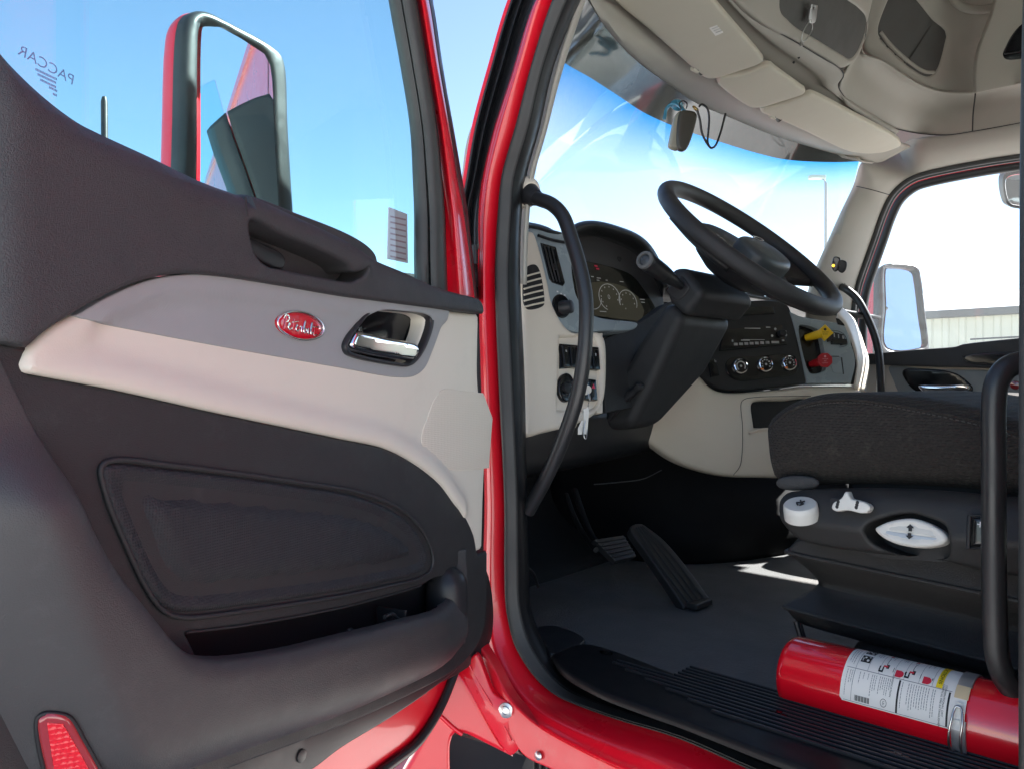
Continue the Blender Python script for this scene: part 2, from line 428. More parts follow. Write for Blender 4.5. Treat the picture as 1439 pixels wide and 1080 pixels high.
# ---- red aperture of the driver's doorway, traced along its rim
ST = [  # outer red edge, red/rubber edge, rubber/black edge, inner black edge, x of outer edge, x of red/rubber edge
 ((788, -60), (812, -60), (832, -60), (850, -60), .85, .87),
 ((755, 0), (780, 0), (797, 0), (817, 0), .85, .87),
 ((727, 90), (752, 90), (764, 90), (780, 90), .85, .87),
 ((698, 180), (727, 180), (742, 180), (759, 180), .85, .87),
 ((682, 250), (708, 250), (722, 250), (740, 250), .85, .87),
 ((676, 300), (702, 300), (718, 300), (734, 300), .85, .87),
 ((676, 350), (699, 350), (715, 350), (732, 350), .85, .87),
 ((677, 400), (698, 400), (714, 400), (732, 400), .85, .87),
 ((681, 540), (703, 540), (720, 540), (738, 540), .85, .87),
 ((686, 700), (711, 700), (727, 700), (741, 700), .85, .87),
 ((684, 800), (711, 800), (728, 800), (744, 800), .85, .87),
 ((683, 850), (713, 850), (730, 850), (746, 850), .85, .87),
 ((680, 893), (723, 900), (741, 895), (755, 880), .84, .868),
 ((692, 935), (738, 930), (754, 920), (767, 906), .83, .864),
 ((712, 973), (757, 955), (771, 944), (782, 932), .82, .86),
 ((735, 1000), (783, 976), (794, 965), (803, 952), .81, .857),
 ((763, 1022), (813, 990), (822, 979), (830, 968), .80, .855),
 ((847, 1067), (873, 1011), (880, 999), (887, 988), .795, .852),
 ((950, 1110), (960, 1037), (965, 1024), (970, 1012), .79, .85),
 ((1060, 1155), (1063, 1081), (1067, 1068), (1070, 1053), .79, .85),
 ((1200, 1215), (1200, 1140), (1203, 1126), (1206, 1110), .79, .85)]
rows = [[], [], [], [], [], []]
seal = [[], [], [], [], []]
for L_, R_, G_, K_, xl, xr in ST:
    a, b = on_x(*L_, xl), on_x(*R_, xr)
    n = V(-1, 0, 0); m = lambda t, bu: a+(b-a)*t+n*bu
    rows[0].append(a+V(.012, .02 if L_[1] < 880 else .0, -.004 if L_[1] > 880 else 0)); rows[1].append(a)
    rows[2].append(m(.22, .005)); rows[3].append(m(.5, .0125)); rows[4].append(m(.8, .005)); rows[5].append(b+V(.004, 0, 0))
    g, k = on_x(*G_, .868), on_x(*K_, .90)
    seal[0].append(b+V(-.001, 0, 0)); seal[1].append((b+g)/2+n*.014); seal[2].append(g); seal[3].append((g+k)/2+V(.002, 0, 0)); seal[4].append(on_x(*K_, .925))
df = loft('door_frame', rows, RED, truck, t=.0025, nu=5, nv=5)
o = loft('weatherstrip', seal[:3], RUBG, df, t=.003, nu=5, nv=6)
o = loft('inner_seal', seal[2:], SEALK, df, t=.003, nu=5, nv=4)
# outer face of the windscreen pillar: black run channels and a red bead
fa = Fr((.86, .9, 0), (-.82, -.57, .05))
bands = [[(776, -60), (748, 0), (718, 90), (691, 180), (675, 250), (666, 300), (664, 352)],
         [(764, -60), (736, 0), (709, 90), (684, 180), (670, 250), (660, 300), (659, 352)],
         [(752, -60), (724, 0), (697, 90), (673, 180), (661, 250), (652, 300), (653, 352)]]
rr = []
for i, bnd in enumerate(bands):
    for sh, dp in ((2.5, -.012), (-2.5, .006)) if i else ((3, .004),):
        rr.append([fa.off(dp).P(u+sh, v) for u, v in bnd])
loft('pillar_channel', rr, RUB, df, t=.003, nu=6, nv=4)
tube('pillar_bead', [fa.P(u-6, v) for u, v in bands[2]][:-1], .0048, RED, df)
loft('pillar_flange', [[fa.off(-.004).P(u+1, v) for u, v in bands[0]], [on_x(*s[0], .853) for s in ST[:7]]], PLASF, df, t=.002, nu=5, nv=2)
# hinge at the pillar
h0 = fa.P(668, 392)
box('door_hinge', h0+V(.0, .01, 0), (.012, .012, .03), PLASF, df, .003)
mb = MB(); mb.add(lathe_vf([(0, 0), (.009, 0), (.009, .03), (0, .03)], fa.P(668, 372), (0, 0, 1), n=14)); mb.add(lathe_vf([(0, 0), (.009, 0), (.009, .022), (0, .022)], fa.P(667, 403), (0, 0, 1), n=14))
mb.build('hinge_pin', PLASF, df)
# rocker flange below the rim, front bracket with its bolt
fx = Fr((.792, .8, -.5), (-1, -.04, .12))
pad('rocker_flange', [(672, 905), (692, 935), (712, 973), (735, 1000), (763, 1022), (847, 1067), (960, 1116), (1100, 1180), (1100, 1230), (850, 1112), (771, 1079), (735, 1060), (716, 1030), (700, 985)],
    fx, REDD, df, bev=.003, base=-.02, step=.02)
fb = Fr((.775, .82, -.5), (-.86, -.5, .08))
pad('lower_bracket', [(642, 942, 1), (660, 926), (669, 918), (694, 973), (705, 981), (717, 985), (724, 994), (723, 1027), (736, 1043), (728, 1054), (717, 1061), (708, 1052)],
    fb.off(.004), RED, df, bev=.003, base=-.012, step=.012, hf=lambda a, b, d: .006*np.exp(-((d-.018)/.008)**2))
tube('bracket_crease', [fb.off(.007).P(u, v) for u, v in [(658, 930), (675, 962), (705, 1012), (719, 1040)]], .0016, RED, df, n=8)
bo = fb.off(.006).P(711.5, 997)
lathe('bolt', [(0, 0), (.0105, 0), (.0105, .002), (.0065, .003), (.0065, .007), (.004, .0075), (.004, .005), (0, .005)], bo, fb.n, STEEL, df, n=24)
lathe('rivet', [(0, 0), (.006, 0), (.006, .001), (.0035, .0025), (0, .003)], fx.off(.003).P(757, 1061), fx.n, STEEL, df, n=18)
# red step fairing with the dark arch cut in it
ff = Fr((.74, .84, -.5), (-.62, -.76, .16))
fen = pad('fender_panel', [(640, 938, 1), (652, 950), (705, 1040), (722, 1064, 1), (690, 1048), (654, 1031), (640, 1030), (634, 1042), (633, 1085), (640, 1190), (520, 1190), (560, 1100), (585, 1055), (617, 992)],
          ff, RED, truck, bev=.006, base=-.03, step=.014)
tube('fender_crease', [ff.off(.001).P(u, v) for u, v in [(612, 998), (640, 1024), (650, 1031)]], .003, RED, fen, n=10)
fl = Fr((.80, .95, -.55), (-.55, -.82, .1))
pad('arch_liner', [(610, 1015), (640, 1018), (690, 1035), (745, 1055), (800, 1080), (800, 1200), (610, 1200)], fl, PLASF, fen, bev=.0, base=-.02, step=.03,
    hf=lambda a, b, d: -.05*np.cos((b-b.min())/max(1e-6, (b.max()-b.min()))*3.1))
mb = MB()
for k in range(7):
    mb.add(box_vf(fl.off(.03).P(738+k*9, 1068+k*5), V(.003, 0, 0), V(0, .02, 0), V(0, 0, .012)))
mb.build('cable_bundle', RUB, fen)

# ================================================================ driver's door
TH = R(72)
dn = V(math.cos(TH), -math.sin(TH), 0); DQ = V(.78, .80, 0)
D = Fr(DQ, dn)
def linedist(poly, f):
    Q = np.array([f.hit(*p) for p in poly]); Q = cr(list(Q), 5)
    return lambda a, b: dseg(np.column_stack([a, b]), Q, False)
def roll(x, r): q = np.clip(1-x/r, 0, 1); return -r*(1-np.sqrt(np.maximum(1-q*q, 0)))
BELT = [(-40, 20), (0, 32), (13, 50), (35, 78), (80, 123), (127, 160), (160, 178), (233, 213), (290, 242), (343, 266), (417, 300), (480, 330), (530, 360), (580, 382), (623, 402), (681, 418)]
# outer shell: skin with the painted return below the trim
fo = D.off(-.045)
door = pad('door', [(640, 941), (619, 993), (590, 1040), (550, 1073), (500, 1112), (250, 1300), (-60, 1420), (-60, 420, 1), (60, 440, 1), (480, 440, 1), (640, 470, 1), (655, 700), (660, 880)],
           fo, RED, truck, bev=.012, base=-.05, step=.03)
tube('edge_seal', [D.off(-.04).P(u, v) for u, v in [(647, 925), (640, 943), (619, 994), (588, 1042), (550, 1073), (500, 1110), (440, 1160)]], .0062, RUB, door, n=10)
pad('lower_lip', [(645, 938), (600, 975), (555, 1006), (480, 1052), (440, 1082), (330, 1140), (200, 1200), (250, 1100), (323, 1062), (480, 1005), (600, 940)], D.off(-.012), PLASF, door, bev=.004, base=-.03, step=.02)
lathe('lip_plug', [(0, 0), (.0065, 0), (.0065, .001), (.005, .0015), (0, .0015)], D.off(-.0115).P(424, 1061), dn, RUB, door, n=20)
# window frame: rubber run, painted sash
vs_ = [-60, 0, 90, 180, 250, 300, 360, 425]
def band(us, h): return [D.off(h).P(u, v) for u, v in zip(us, vs_)]
e0 = [543, 552, 568, 582, 586, 588, 588, 589]; e1 = [573, 583, 598, 612, 619, 623, 625, 627]
mid = lambda t: [a+(b-a)*t for a, b in zip(e0, e1)]
loft('window_seal', [band(e0, -.075), band(e0, -.045), band(mid(.3), -.036), band(mid(.36), -.044), band(mid(.46), -.044), band(mid(.52), -.03), band(mid(.85), -.024), band(e1, -.034)], RUBG, door, t=.003, nv=3)
r1 = [588, 603, 617, 632, 643, 652, 660, 668]
e1b = [u+1 for u in e1]; mr = lambda t: [a+(b-a)*t for a, b in zip(e1, r1)]
sash = loft('window_sash', [band(e1, -.04), band(mr(.25), -.03), band(mr(.5), -.018), band(mr(.8), -.02), band(r1, -.034), band([u+2 for u in r1], -.07)], RED, door, t=.003, nv=4)
loft('sash_cover', [band([u-1 for u in e0], -.078), band(mid(.5), -.083), band(e1, -.083), band([u+3 for u in r1], -.078)], RUBG, door, t=.003, nv=3, to=D.off(-3).o)
loft('sash_gasket', [band([u+.5 for u in r1], -.036), band([u+4 for u in r1], -.045), band([608, 609, 622, 638, 650, 658, 664, 671], -.06)], RUB, door, t=.003, nv=3)
# pane
gp = [D.off(-.06).P(u, v) for u, v in [(-120, -160), (540, -160), (570, 60), (600, 330), (600, 420), (300, 330), (-120, 160)]]
win = mk('window_glass', gp, [tuple(range(7))], GLASS, door, 0); solid(win, .004)
fg = D.off(-.0585)
a, b = fg.hit(66, 93)
ang = -math.atan2(fg.hit(46, 78)[1]-fg.hit(87, 100)[1], -(fg.hit(46, 78)[0]-fg.hit(87, 100)[0]))
mb = MB(); mb.add(text_on('PACCAR', fg, a, b, .0115, ang=ang+R(-2), mirror=True, sx=1.))
for k, (du, dv, ln) in enumerate([(0, 12, 30), (1, 18, 26), (3, 25, 22), (10, 33, 12), (13, 41, 7)]):
    for j in range(int(ln/2)):
        q0 = fg.off(.0005).P(66+du-ln/2+j*2.05, 93+dv+(j*2.05-ln/2)*.48)
        mb.add(box_vf(q0, fg.ex*.0004, fg.ey*.0009, fg.n*.0001))
ETCH = mat('glass marking print', (.22, .28, .5), .6, var=0)
mb.build('glass_marking', ETCH, door, 0)
STK = glassmat('translucent pink sticker', (.78, .58, .62), .3)[0]
fst = D.off(-.0575)
stk = pad('window_sticker', [(547, 291), (573, 301), (574, 370), (545, 364)], fst, mat('pink sticker paper', (.62, .45, .47), .6, var=.05), door, bev=.0006, base=-.0004, step=.02, smooth=False)
mb = MB()
for k in range(8):
    v0 = 303+k*8
    mb.add(pad_vf([(549, v0), (571, v0+5), (571, v0+7.5), (549, v0+2.5)], fst.off(.0006), bev=0, base=None, step=.05, smooth=False))
mb.build('sticker_print', mat('dark red print', (.4, .2, .22), .7, var=0), door, 0)

# ---- inner trim
UP_OUT = [(-22, 490), (-24, 300), (-22, 60), (-14, 26)] + BELT[1:-1] + [(680, 418, 1), (682, 441, 1), (640, 436), (547, 424), (480, 415), (400, 401), (317, 388), (260, 384), (207, 393), (150, 416), (100, 444), (60, 471), (42, 488, 1), (0, 481)]
fu = D.off(.02)
dl = linedist([(-24, 900), (-23, 300), (-22, 60), (-14, 26)]+BELT[1:], fu)
barl = linedist([(350, 288), (400, 312), (450, 338), (490, 356), (508, 366)], fu)
abar = fu.hit(352, 290)[0]
upper = pad('upper_panel', UP_OUT, fu, SKIN, door, bev=.004, base=-.04, step=.011,
    holes=[[(349.5, 311), (397, 332), (448, 353), (488, 374), (493, 381), (501, 382.5), (511, 379), (516, 376), (512, 386), (502, 393), (493, 396), (455, 390), (400, 379), (379, 374), (366, 364), (358, 350), (352, 329)]],
    hf=lambda a, b, d: np.where(a < abar, roll(dl(a, b), .028), roll(dl(a, b), .016)*.9) + .0055*np.exp(-(barl(a, b)/.02)**2))
pad('pull_cup', [(330, 280), (420, 300), (530, 360), (525, 405), (450, 405), (360, 390)], D.off(-.012), SKIN, door, bev=.003, base=-.03, step=.012,
    hf=lambda a, b, d: -.03*np.exp(-(d/.012)**2)*0+.0)
pad('switch_blank', [(352, 335), (379, 346), (395, 354), (402, 364), (402, 373), (397, 378), (374, 371), (360, 361), (352, 347)], D.off(-.006), PLASF, door, bev=.002, base=-.008, step=.01)
tube('panel_seam', [fu.off(.0085).P(u, v) for u, v in [(345.2, 277), (346.3, 288), (349, 305)]], .0009, INK, door, n=6)
# door handle: bezel, cup, chrome lever
HB = [(486, 487), (490, 475), (508, 452), (520, 438), (535, 432), (560, 433), (600, 438), (611, 446), (611, 458), (600, 490), (586, 510), (576, 515), (560, 514), (500, 502), (489, 496)]
HI = [(491, 486), (497, 474), (513, 452), (523, 441), (538, 436), (562, 437), (598, 442), (606, 448), (606, 458), (596, 487), (583, 506), (574, 511), (560, 509), (503, 497), (493, 492)]
# beige armrest panel
BG = [(34, 513), (40, 497), (70, 464), (102, 445), (150, 430), (300, 430), (480, 430), (630, 436), (681, 441, 1), (682, 553), (693, 587), (691, 627), (688, 700), (686, 772, 1), (672, 778, 1),
      (667, 750), (653, 720), (643, 707), (623, 680), (590, 653), (547, 630), (480, 615), (300, 577), (167, 547), (55, 526), (38, 522)]
fbg = D.off(.012)
low_ = linedist([(34, 513), (42, 524), (167, 547), (300, 577), (480, 615), (547, 630), (590, 653), (623, 680), (650, 716)], fbg)
lef_ = linedist([(34, 513), (40, 497), (70, 464), (102, 445)], fbg)
def bolster(d, c, w_, h_): return h_/(1+np.exp((d-c)/w_))
armp = pad('armrest_panel', BG, fbg, BEIGE, door, bev=.006, base=-.03, step=.009,
    holes=[HI], hf=lambda a, b, d: -.008+bolster(np.minimum(low_(a, b), lef_(a, b)), .021, .0026, .0075))
GT = [(103, 444, 1), (150, 417), (207, 394), (260, 386), (317, 389), (400, 402), (480, 416), (547, 425), (600, 432), (630, 437, 1), (626, 455), (612, 495), (602, 517), (588, 528), (563, 530), (480, 516), (300, 484), (111, 448, 1)]
fgt = D.off(.0095)
upl = linedist([(90, 452), (103, 444), (150, 417), (207, 394), (260, 386), (317, 389), (400, 402), (480, 416), (547, 425), (640, 438)], fgt)
pad('trim_panel', GT, fgt, GREYT, door, bev=.0015, base=-.02, step=.008, holes=[HI], hf=lambda a, b, d: -.004+bolster(upl(a, b), .017, .002, .007))
pad('speaker_panel', [(623, 547), (650, 549), (680, 552, 1), (693, 587, 1), (690, 625), (688, 657, 1), (655, 660), (627, 657), (597, 633), (593, 615), (602, 585), (611, 562)], D.off(.0048), BEIGEM, door, bev=.0007, base=-.01, step=.015)
# oval badge with its lettering
fbd = D.off(.0068)
def ell(cu, cv, ru, rv, an, n=28, f=None):
    return [(cu+ru*math.cos(t)*math.cos(an)-rv*math.sin(t)*math.sin(an), cv+ru*math.cos(t)*math.sin(an)+rv*math.sin(t)*math.cos(an)) for t in [2*math.pi*k/n for k in range(n)]]
bcol = D.off(.0095)
lv, lf = pad_vf(ell(423, 458, 34.5, 20.5, R(13)), bcol.off(-.003), bev=.002, base=-.004, step=.01)
bez = mk('badge_rim', lv, lf, mat('pale badge surround', (.55, .53, .5), .5), door)
pad('badge', ell(423, 458, 32, 18.2, R(13)), bcol.off(.0005), mat('red badge enamel', (.5, .004, .018), .15, coat=1.), door, bev=.003, base=-.006, step=.006)
tube('badge_ring', [bcol.off(-.0015).P(*p) for p in ell(423, 458, 32.6, 18.8, R(13))], .0013, CHR, door, closed=True, sub=2, n=8)
# cursive word drawn as strokes (unit box: x 0..10, y 0..3)
STROKES = [[(.75, -.1), (.85, .8), (1.05, 2.0), (1.1, 2.9)], [(.35, 2.2), (.8, 2.9), (1.5, 3.0), (1.9, 2.4), (1.5, 1.7), (1.0, 1.5)],
 [(1.5, .6), (2.0, .9), (2.25, 1.25), (2.05, 1.45), (1.85, 1.0), (1.95, .3), (2.4, .1), (2.85, .55)], [(3.25, 2.5), (3.05, 1.2), (3.05, .3), (3.35, .1), (3.7, .5)], [(2.6, 1.75), (3.2, 1.85), (4.3, 2.2)],
 [(3.7, .5), (4.05, 1.0), (4.3, 1.3), (4.1, 1.45), (3.98, 1.0), (4.05, .3), (4.4, .1), (4.8, .6)], [(4.8, .6), (4.95, 1.4), (5.1, 1.15), (5.4, 1.3), (5.35, .5), (5.55, .1), (5.9, .6)],
 [(5.9, .6), (6.2, 1.6), (6.3, 2.6), (6.15, 2.5), (6.05, 1.0), (6.2, .15), (6.6, .2), (6.75, .7), (6.5, 1.1), (6.25, .9)], [(6.75, .8), (7.1, .9), (7.25, 1.3), (7.2, .4), (7.4, .1), (7.75, .6)],
 [(7.75, .6), (8.1, 1.8), (8.15, 2.7), (7.98, 2.4), (7.95, .8), (8.1, .1), (8.5, .6)], [(9.0, 2.4), (8.8, 1.2), (8.8, .3), (9.1, .05), (9.6, .4)], [(8.2, 1.75), (9.0, 1.85), (9.9, 2.0)], [(7.25, 1.85), (7.3, 1.95)]]
mb = MB(); c13, s13 = math.cos(R(13)), math.sin(R(13))
for s_ in STROKES:
    P_ = []
    for x_, y_ in s_:
        px_, py_ = (x_-5.1)*5.3, -(y_-1.4)*6.6
        P_.append(bcol.off(.0013).P(423+px_*c13-py_*s13*.4, 458+px_*s13+py_*c13))
    mb.add(tube_vf(P_, .0006, n=6, sub=5))
mb.build('badge_lettering', CHR, door)
pad('handle_bezel', HB, D.off(.011), PLASF, door, bev=.0025, base=-.02, step=.008, holes=[HI])
pad('handle_cup', [(480, 495), (500, 445), (535, 428), (615, 436), (615, 460), (590, 515), (500, 508)], D.off(-.006), GLOSB, door, bev=.002, base=-.02, step=.008,
    hf=lambda a, b, d: -.014*np.clip(d/.03, 0, 1)**.6)
HL = [(495, 487), (496, 479), (503, 467), (508, 466), (545, 474), (588, 484), (592, 491), (589, 502), (583, 507), (573, 506), (535, 500), (500, 491)]
fh = D.off(.011)
pad('handle', HL, fh, CHR, door, bev=.0045, bevh=.006, base=-.012, step=.004, hf=lambda a, b, d: -.0*a)
# lower panel: flat back, raised pocket front, speaker grille
LOWP = [(-26, 470), (0, 480), (42, 489), (34, 516), (45, 526), (55, 527), (167, 548), (300, 578), (480, 616), (547, 631), (590, 654), (623, 681), (643, 708), (653, 721), (667, 751), (672, 778, 1), (686, 773, 1), (684, 867), (677, 897), (660, 923), (640, 942), (560, 985), (480, 1021), (323, 1080), (100, 1170), (-30, 1250)]
CAV = [(262, 889, 1), (350, 878), (480, 854), (560, 833), (592, 823), (612, 812), (627, 810), (642, 818), (652, 835), (656, 850, 1), (600, 930), (480, 985), (320, 985)]
pad('lower_panel', LOWP, D.off(.006), PLAS, door, bev=.004, base=-.03, step=.016, holes=[CAV])
mb = MB()
mb.add(pad_vf([(200, 860), (480, 800), (680, 790), (690, 900), (480, 1010), (220, 1040)], D.off(-.03), bev=.002, base=-.01, step=.02))
mb.build('storage_pocket', PLASF, door)
cy = D.off(.004).P(632, 842)
lathe('bottle_holder', [(.024, -.055), (.027, 0), (.0265, .022), (.021, .034), (.012, .041), (0, .043)], cy-dn*.004, (0, 0, 1), PLASF, door, n=28)
fq = D.off(.012)
box('pocket_divider', (D.off(.0).P(546, 868)+D.off(.0).P(556, 880))/2, (.002, .0165, .02), PLASF, door, .001, Fr((0, 0, 0), dn))
tube('divider_bar', [D.off(.022).P(541, 866), D.off(.018).P(552, 862), D.off(.016).P(560, 869), D.off(.03).P(580, 874)], .0022, PLASF, door, n=8)
# pocket front with the rolled rear edge
PS = [(-26, 470, 1), (0, 481), (40, 490), (70, 540), (98, 603), (116, 660), (135, 722), (168, 788), (217, 853), (262, 907), (283, 921), (317, 925), (400, 915), (480, 896), (563, 875), (640, 853), (660, 838), (668, 815), (670, 785), (672, 778, 1), (686, 773, 1), (684, 867), (677, 897), (660, 923), (640, 942), (560, 985), (480, 1021), (323, 1080), (100, 1170), (-30, 1250)]
fps = D.off(.042)
rimA = linedist([(60, 560), (98, 603), (116, 660), (135, 722), (168, 788), (217, 853), (262, 907), (283, 921), (317, 925), (400, 915), (480, 896), (563, 875), (640, 853), (660, 838)], fps)
botA = linedist([(686, 840), (677, 897), (660, 923), (640, 942), (560, 985), (480, 1021), (323, 1080), (100, 1170), (-30, 1250)], fps)
ca = np.array([fps.hit(40, 480), fps.hit(72, 690), fps.hit(115, 820), fps.hit(165, 960), fps.hit(230, 1110), fps.hit(290, 1250)])
backl = linedist([(-24, 1400), (-23, 300), (-22, 60)], fps)
Atip = np.array(fps.hit(672, 790)); Btip = np.array(fps.hit(30, 490))
def ps_h(a, b, d):
    xa = np.interp(b, ca[::-1, 1], ca[::-1, 0])            # crease of the rear roll
    s = np.maximum(0, xa-a)
    h = -.75*(np.sqrt(s*s+.012**2)-.012) + 0 + roll(botA(a, b), .04)*.7 + .6*roll(backl(a, b), .03)
    rt = np.hypot(a-Atip[0], (b-Atip[1])*.8); h -= .038*np.exp(-(rt/.055)**2)
    lt = np.clip((b-fps.hit(100, 730)[1])/(fps.hit(60, 585)[1]-fps.hit(100, 730)[1]), 0, 1); lt = lt*lt*(3-2*lt)
    h = h*(1-.85*lt) + roll(rimA(a, b), .013)*(1-lt) - .0345*lt
    return h
POCKLIT = mat('door plastic lightened for sheen', (.042, .042, .043), .5, bump=[('noise', 900, .35), ('noise', 90, .1)], var=.12, vs=7, wear=((.1, .1, .1), .3, 26))  # same door plastic, colour lightened for the bright reflection on the rear roll
pad('pocket_front', PS, fps, POCKLIT, door, bev=.0035, base=-.011, step=.009, hf=ps_h)
def on_relief(fr, hfn, u, v):
    """the point of a relief under a pixel, and its normal"""
    h = 0.
    for _ in range(6):
        a, b = fr.off(h).hit(u, v); h = float(hfn(np.array([a]), np.array([b]), np.array([1.]))[0])
    e = .004; f = lambda x, y: float(hfn(np.array([x]), np.array([y]), np.array([1.]))[0])
    p = fr.L(a, b, h); tx = fr.ex*2*e+fr.n*(f(a+e, b)-f(a-e, b)); ty = fr.ey*2*e+fr.n*(f(a, b+e)-f(a, b-e))
    return p, nrm(np.cross(tx, ty))
rp, rn = on_relief(fps, ps_h, 97, 1050)
fr_ = Fr(rp+rn*.004, rn)
rb = pad('reflector', [(54, 1010), (62, 1004), (87, 1005), (98, 1010), (117, 1041), (143, 1088), (160, 1125), (80, 1140), (66, 1091)], fr_, REFB, door, bev=.003, base=-.012, step=.008)
pad('reflector_lens', [(66, 1015, 1), (89, 1017, 1), (104, 1042), (127, 1083), (145, 1118, 1), (84, 1126, 1), (76, 1080)], fr_.off(.0008), REFL, door, bev=.0005, base=-.004, step=.01)
tube('reflector_gasket', [fr_.off(-.003).P(*p) for p in [(53, 1010), (61, 1002.5), (88, 1003.5), (100, 1009), (119, 1041), (145, 1088), (163, 1126), (80, 1142), (64.5, 1091)]], .0016, INK, door, closed=True, n=8)
# speaker grille
SP = [(146, 657), (162, 650), (240, 657), (330, 668), (420, 681), (490, 692), (535, 706), (570, 726), (594, 753), (605, 782), (602, 797), (588, 808), (550, 818), (480, 832), (350, 852), (260, 861), (237, 855), (216, 833), (182, 765), (153, 692)]
fsp = D.off(.0115)
GRI = mat('woven speaker cloth', (.021, .023, .026), .6, spec=.35, bump=[('dots', 420, .5), ('noise', 120, .25)], var=.2, vs=40)
pad('speaker_grille', SP, fsp, GRI, door, bev=.006, base=-.012, step=.009, hf=lambda a, b, d: -.002-.007*np.clip((d-.006)/.014, 0, 1)+.0085*np.clip((d-.02)/.01, 0, 1)**2*(3-2*np.clip((d-.02)/.01, 0, 1)))
tube('grille_rim', [D.off(.0075).P(*p) for p in [(143, 655), (160, 646), (240, 653), (330, 664), (420, 677), (491, 688), (537, 702), (573, 722), (598, 751), (609, 783), (606, 800), (590, 812), (550, 822), (480, 837), (350, 857), (260, 867), (234, 860), (212, 836), (178, 767), (149, 694)]], .0022, PLAS, door, closed=True, n=10)
tube('pocket_edge', [D.off(.0065).P(*p) for p in [(262, 888), (350, 877), (480, 853), (560, 832), (592, 822)]], .0012, PLAS, door, n=6)
# ================================================================ cab shell (mostly out of sight: keeps the daylight out)
HW = 2.86                                                          # inner face of the passenger side
FZ = -.43                                                          # cab floor
mb = MB()
mb.add(box_vf((1.86, -1.1, 1.2), V(1.05, 0, 0), V(0, 1.95, 0), V(0, 0, .02)))                  # roof
mb.add(box_vf((1.86, -2.6, .35), V(1.02, 0, 0), V(0, .02, 0), V(0, 0, .83)))                   # rear wall
mb.add(box_vf((.84, -1.28, .35), V(.02, 0, 0), V(0, 1.3, 0), V(0, 0, .83)))                    # side behind the driver's door
for c_, hy, hz in (((2.90, -1.34, -.25), 1.3, .23), ((2.90, -1.34, .94), 1.3, .24), ((2.90, -2.32, .34), .32, .36), ((2.90, -.26, .34), .22, .36)): mb.add(box_vf(c_, V(.02, 0, 0), V(0, hy, 0), V(0, 0, hz)))
mb.add(box_vf((2.90, .33, 1.0), V(.02, 0, 0), V(0, .55, 0), V(0, 0, .18)))
mb.add(box_vf((.84, .45, 1.0), V(.02, 0, 0), V(0, .45, 0), V(0, 0, .18)))
shell = mb.build('cab_shell', RED, truck, 30)
mb = MB()
mb.add(box_vf((1.87, -1.1, 1.172), V(1.0, 0, 0), V(0, 1.9, 0), V(0, 0, .005)))
mb.add(box_vf((1.86, -2.57, .35), V(.98, 0, 0), V(0, .005, 0), V(0, 0, .8)))
mb.add(box_vf((.868, -1.3, .35), V(.005, 0, 0), V(0, 1.25, 0), V(0, 0, .8)))
for c_, hy, hz in (((2.872, -1.34, -.25), 1.3, .23), ((2.872, -1.34, .94), 1.3, .24), ((2.872, -2.32, .34), .32, .36), ((2.872, -.26, .34), .22, .36)): mb.add(box_vf(c_, V(.005, 0, 0), V(0, hy, 0), V(0, 0, hz)))
mb.add(box_vf((2.915, .95, .93), V(.015, 0, 0), V(0, .07, 0), V(0, 0, .2)))
mb.add(box_vf((2.872, .33, .975), V(.005, 0, 0), V(0, .56, 0), V(0, 0, .19)))
mb.add(box_vf((.868, .45, 1.0), V(.005, 0, 0), V(0, .44, 0), V(0, 0, .165)))
mb.build('cab_lining', HEAD, truck, 30)
mb = MB()
mb.add(box_vf((1.86, .0, FZ-.06), V(1.04, 0, 0), V(0, 2.6, 0), V(0, 0, .03)))
mb.add(box_vf((1.86, 1.75, -.15), V(1.04, 0, 0), V(0, .02, 0), V(0, 0, .42)))
mb.build('cab_floor_pan', PLASF, truck, 30)
mb = MB()                                                          # hood ahead of the windscreen, frame and front wheels below
mb.add(prism_vf([V(1.05, 1.8, .1), V(1.2, 3.5, -.05), V(1.25, 3.6, -.7), V(1.05, 1.8, -.7)], [V(2.65, 1.8, .1), V(2.5, 3.5, -.05), V(2.45, 3.6, -.7), V(2.65, 1.8, -.7)]))
bevmod(mb.build('hood', RED, truck, 30), .08, 4)
for x_, y_ in ((.92, 2.6), (2.8, 2.6), (1.0, -2.4), (2.72, -2.4)):
    wl = lathe('wheel', [(.2, -.14), (.42, -.15), (.51, -.12), (.52, 0), (.51, .12), (.42, .15), (.2, .14)], V(x_, y_, -CZ+.52), (1, 0, 0), RUB, truck, n=36)
    lathe('rim', [(.05, -.12), (.27, -.1), (.3, -.155), (.32, -.155), (.32, .155), (.3, .155), (.27, .1), (.05, .12)], V(x_, y_, -CZ+.52), (1, 0, 0), STEEL, wl, n=30)

# unseen, added to bounce sun into the cab: sleeper side window and white bunk
mk('fill_window', [V(2.9, -2.0, -.02), V(2.9, -.48, -.02), V(2.9, -.48, .70), V(2.9, -2.0, .70)], [(0, 1, 2, 3)], GLASS, truck, 0)
mb = MB(); mb.add(box_vf((1.87, -1.72, -.2), V(.97, 0, 0), V(0, .8, 0), V(0, 0, .16))); bevmod(mb.build('bunk', mat('white bounce sheet', (.75, .73, .69), .9, bump=('noise', 12, .5)), truck, 30), .04)
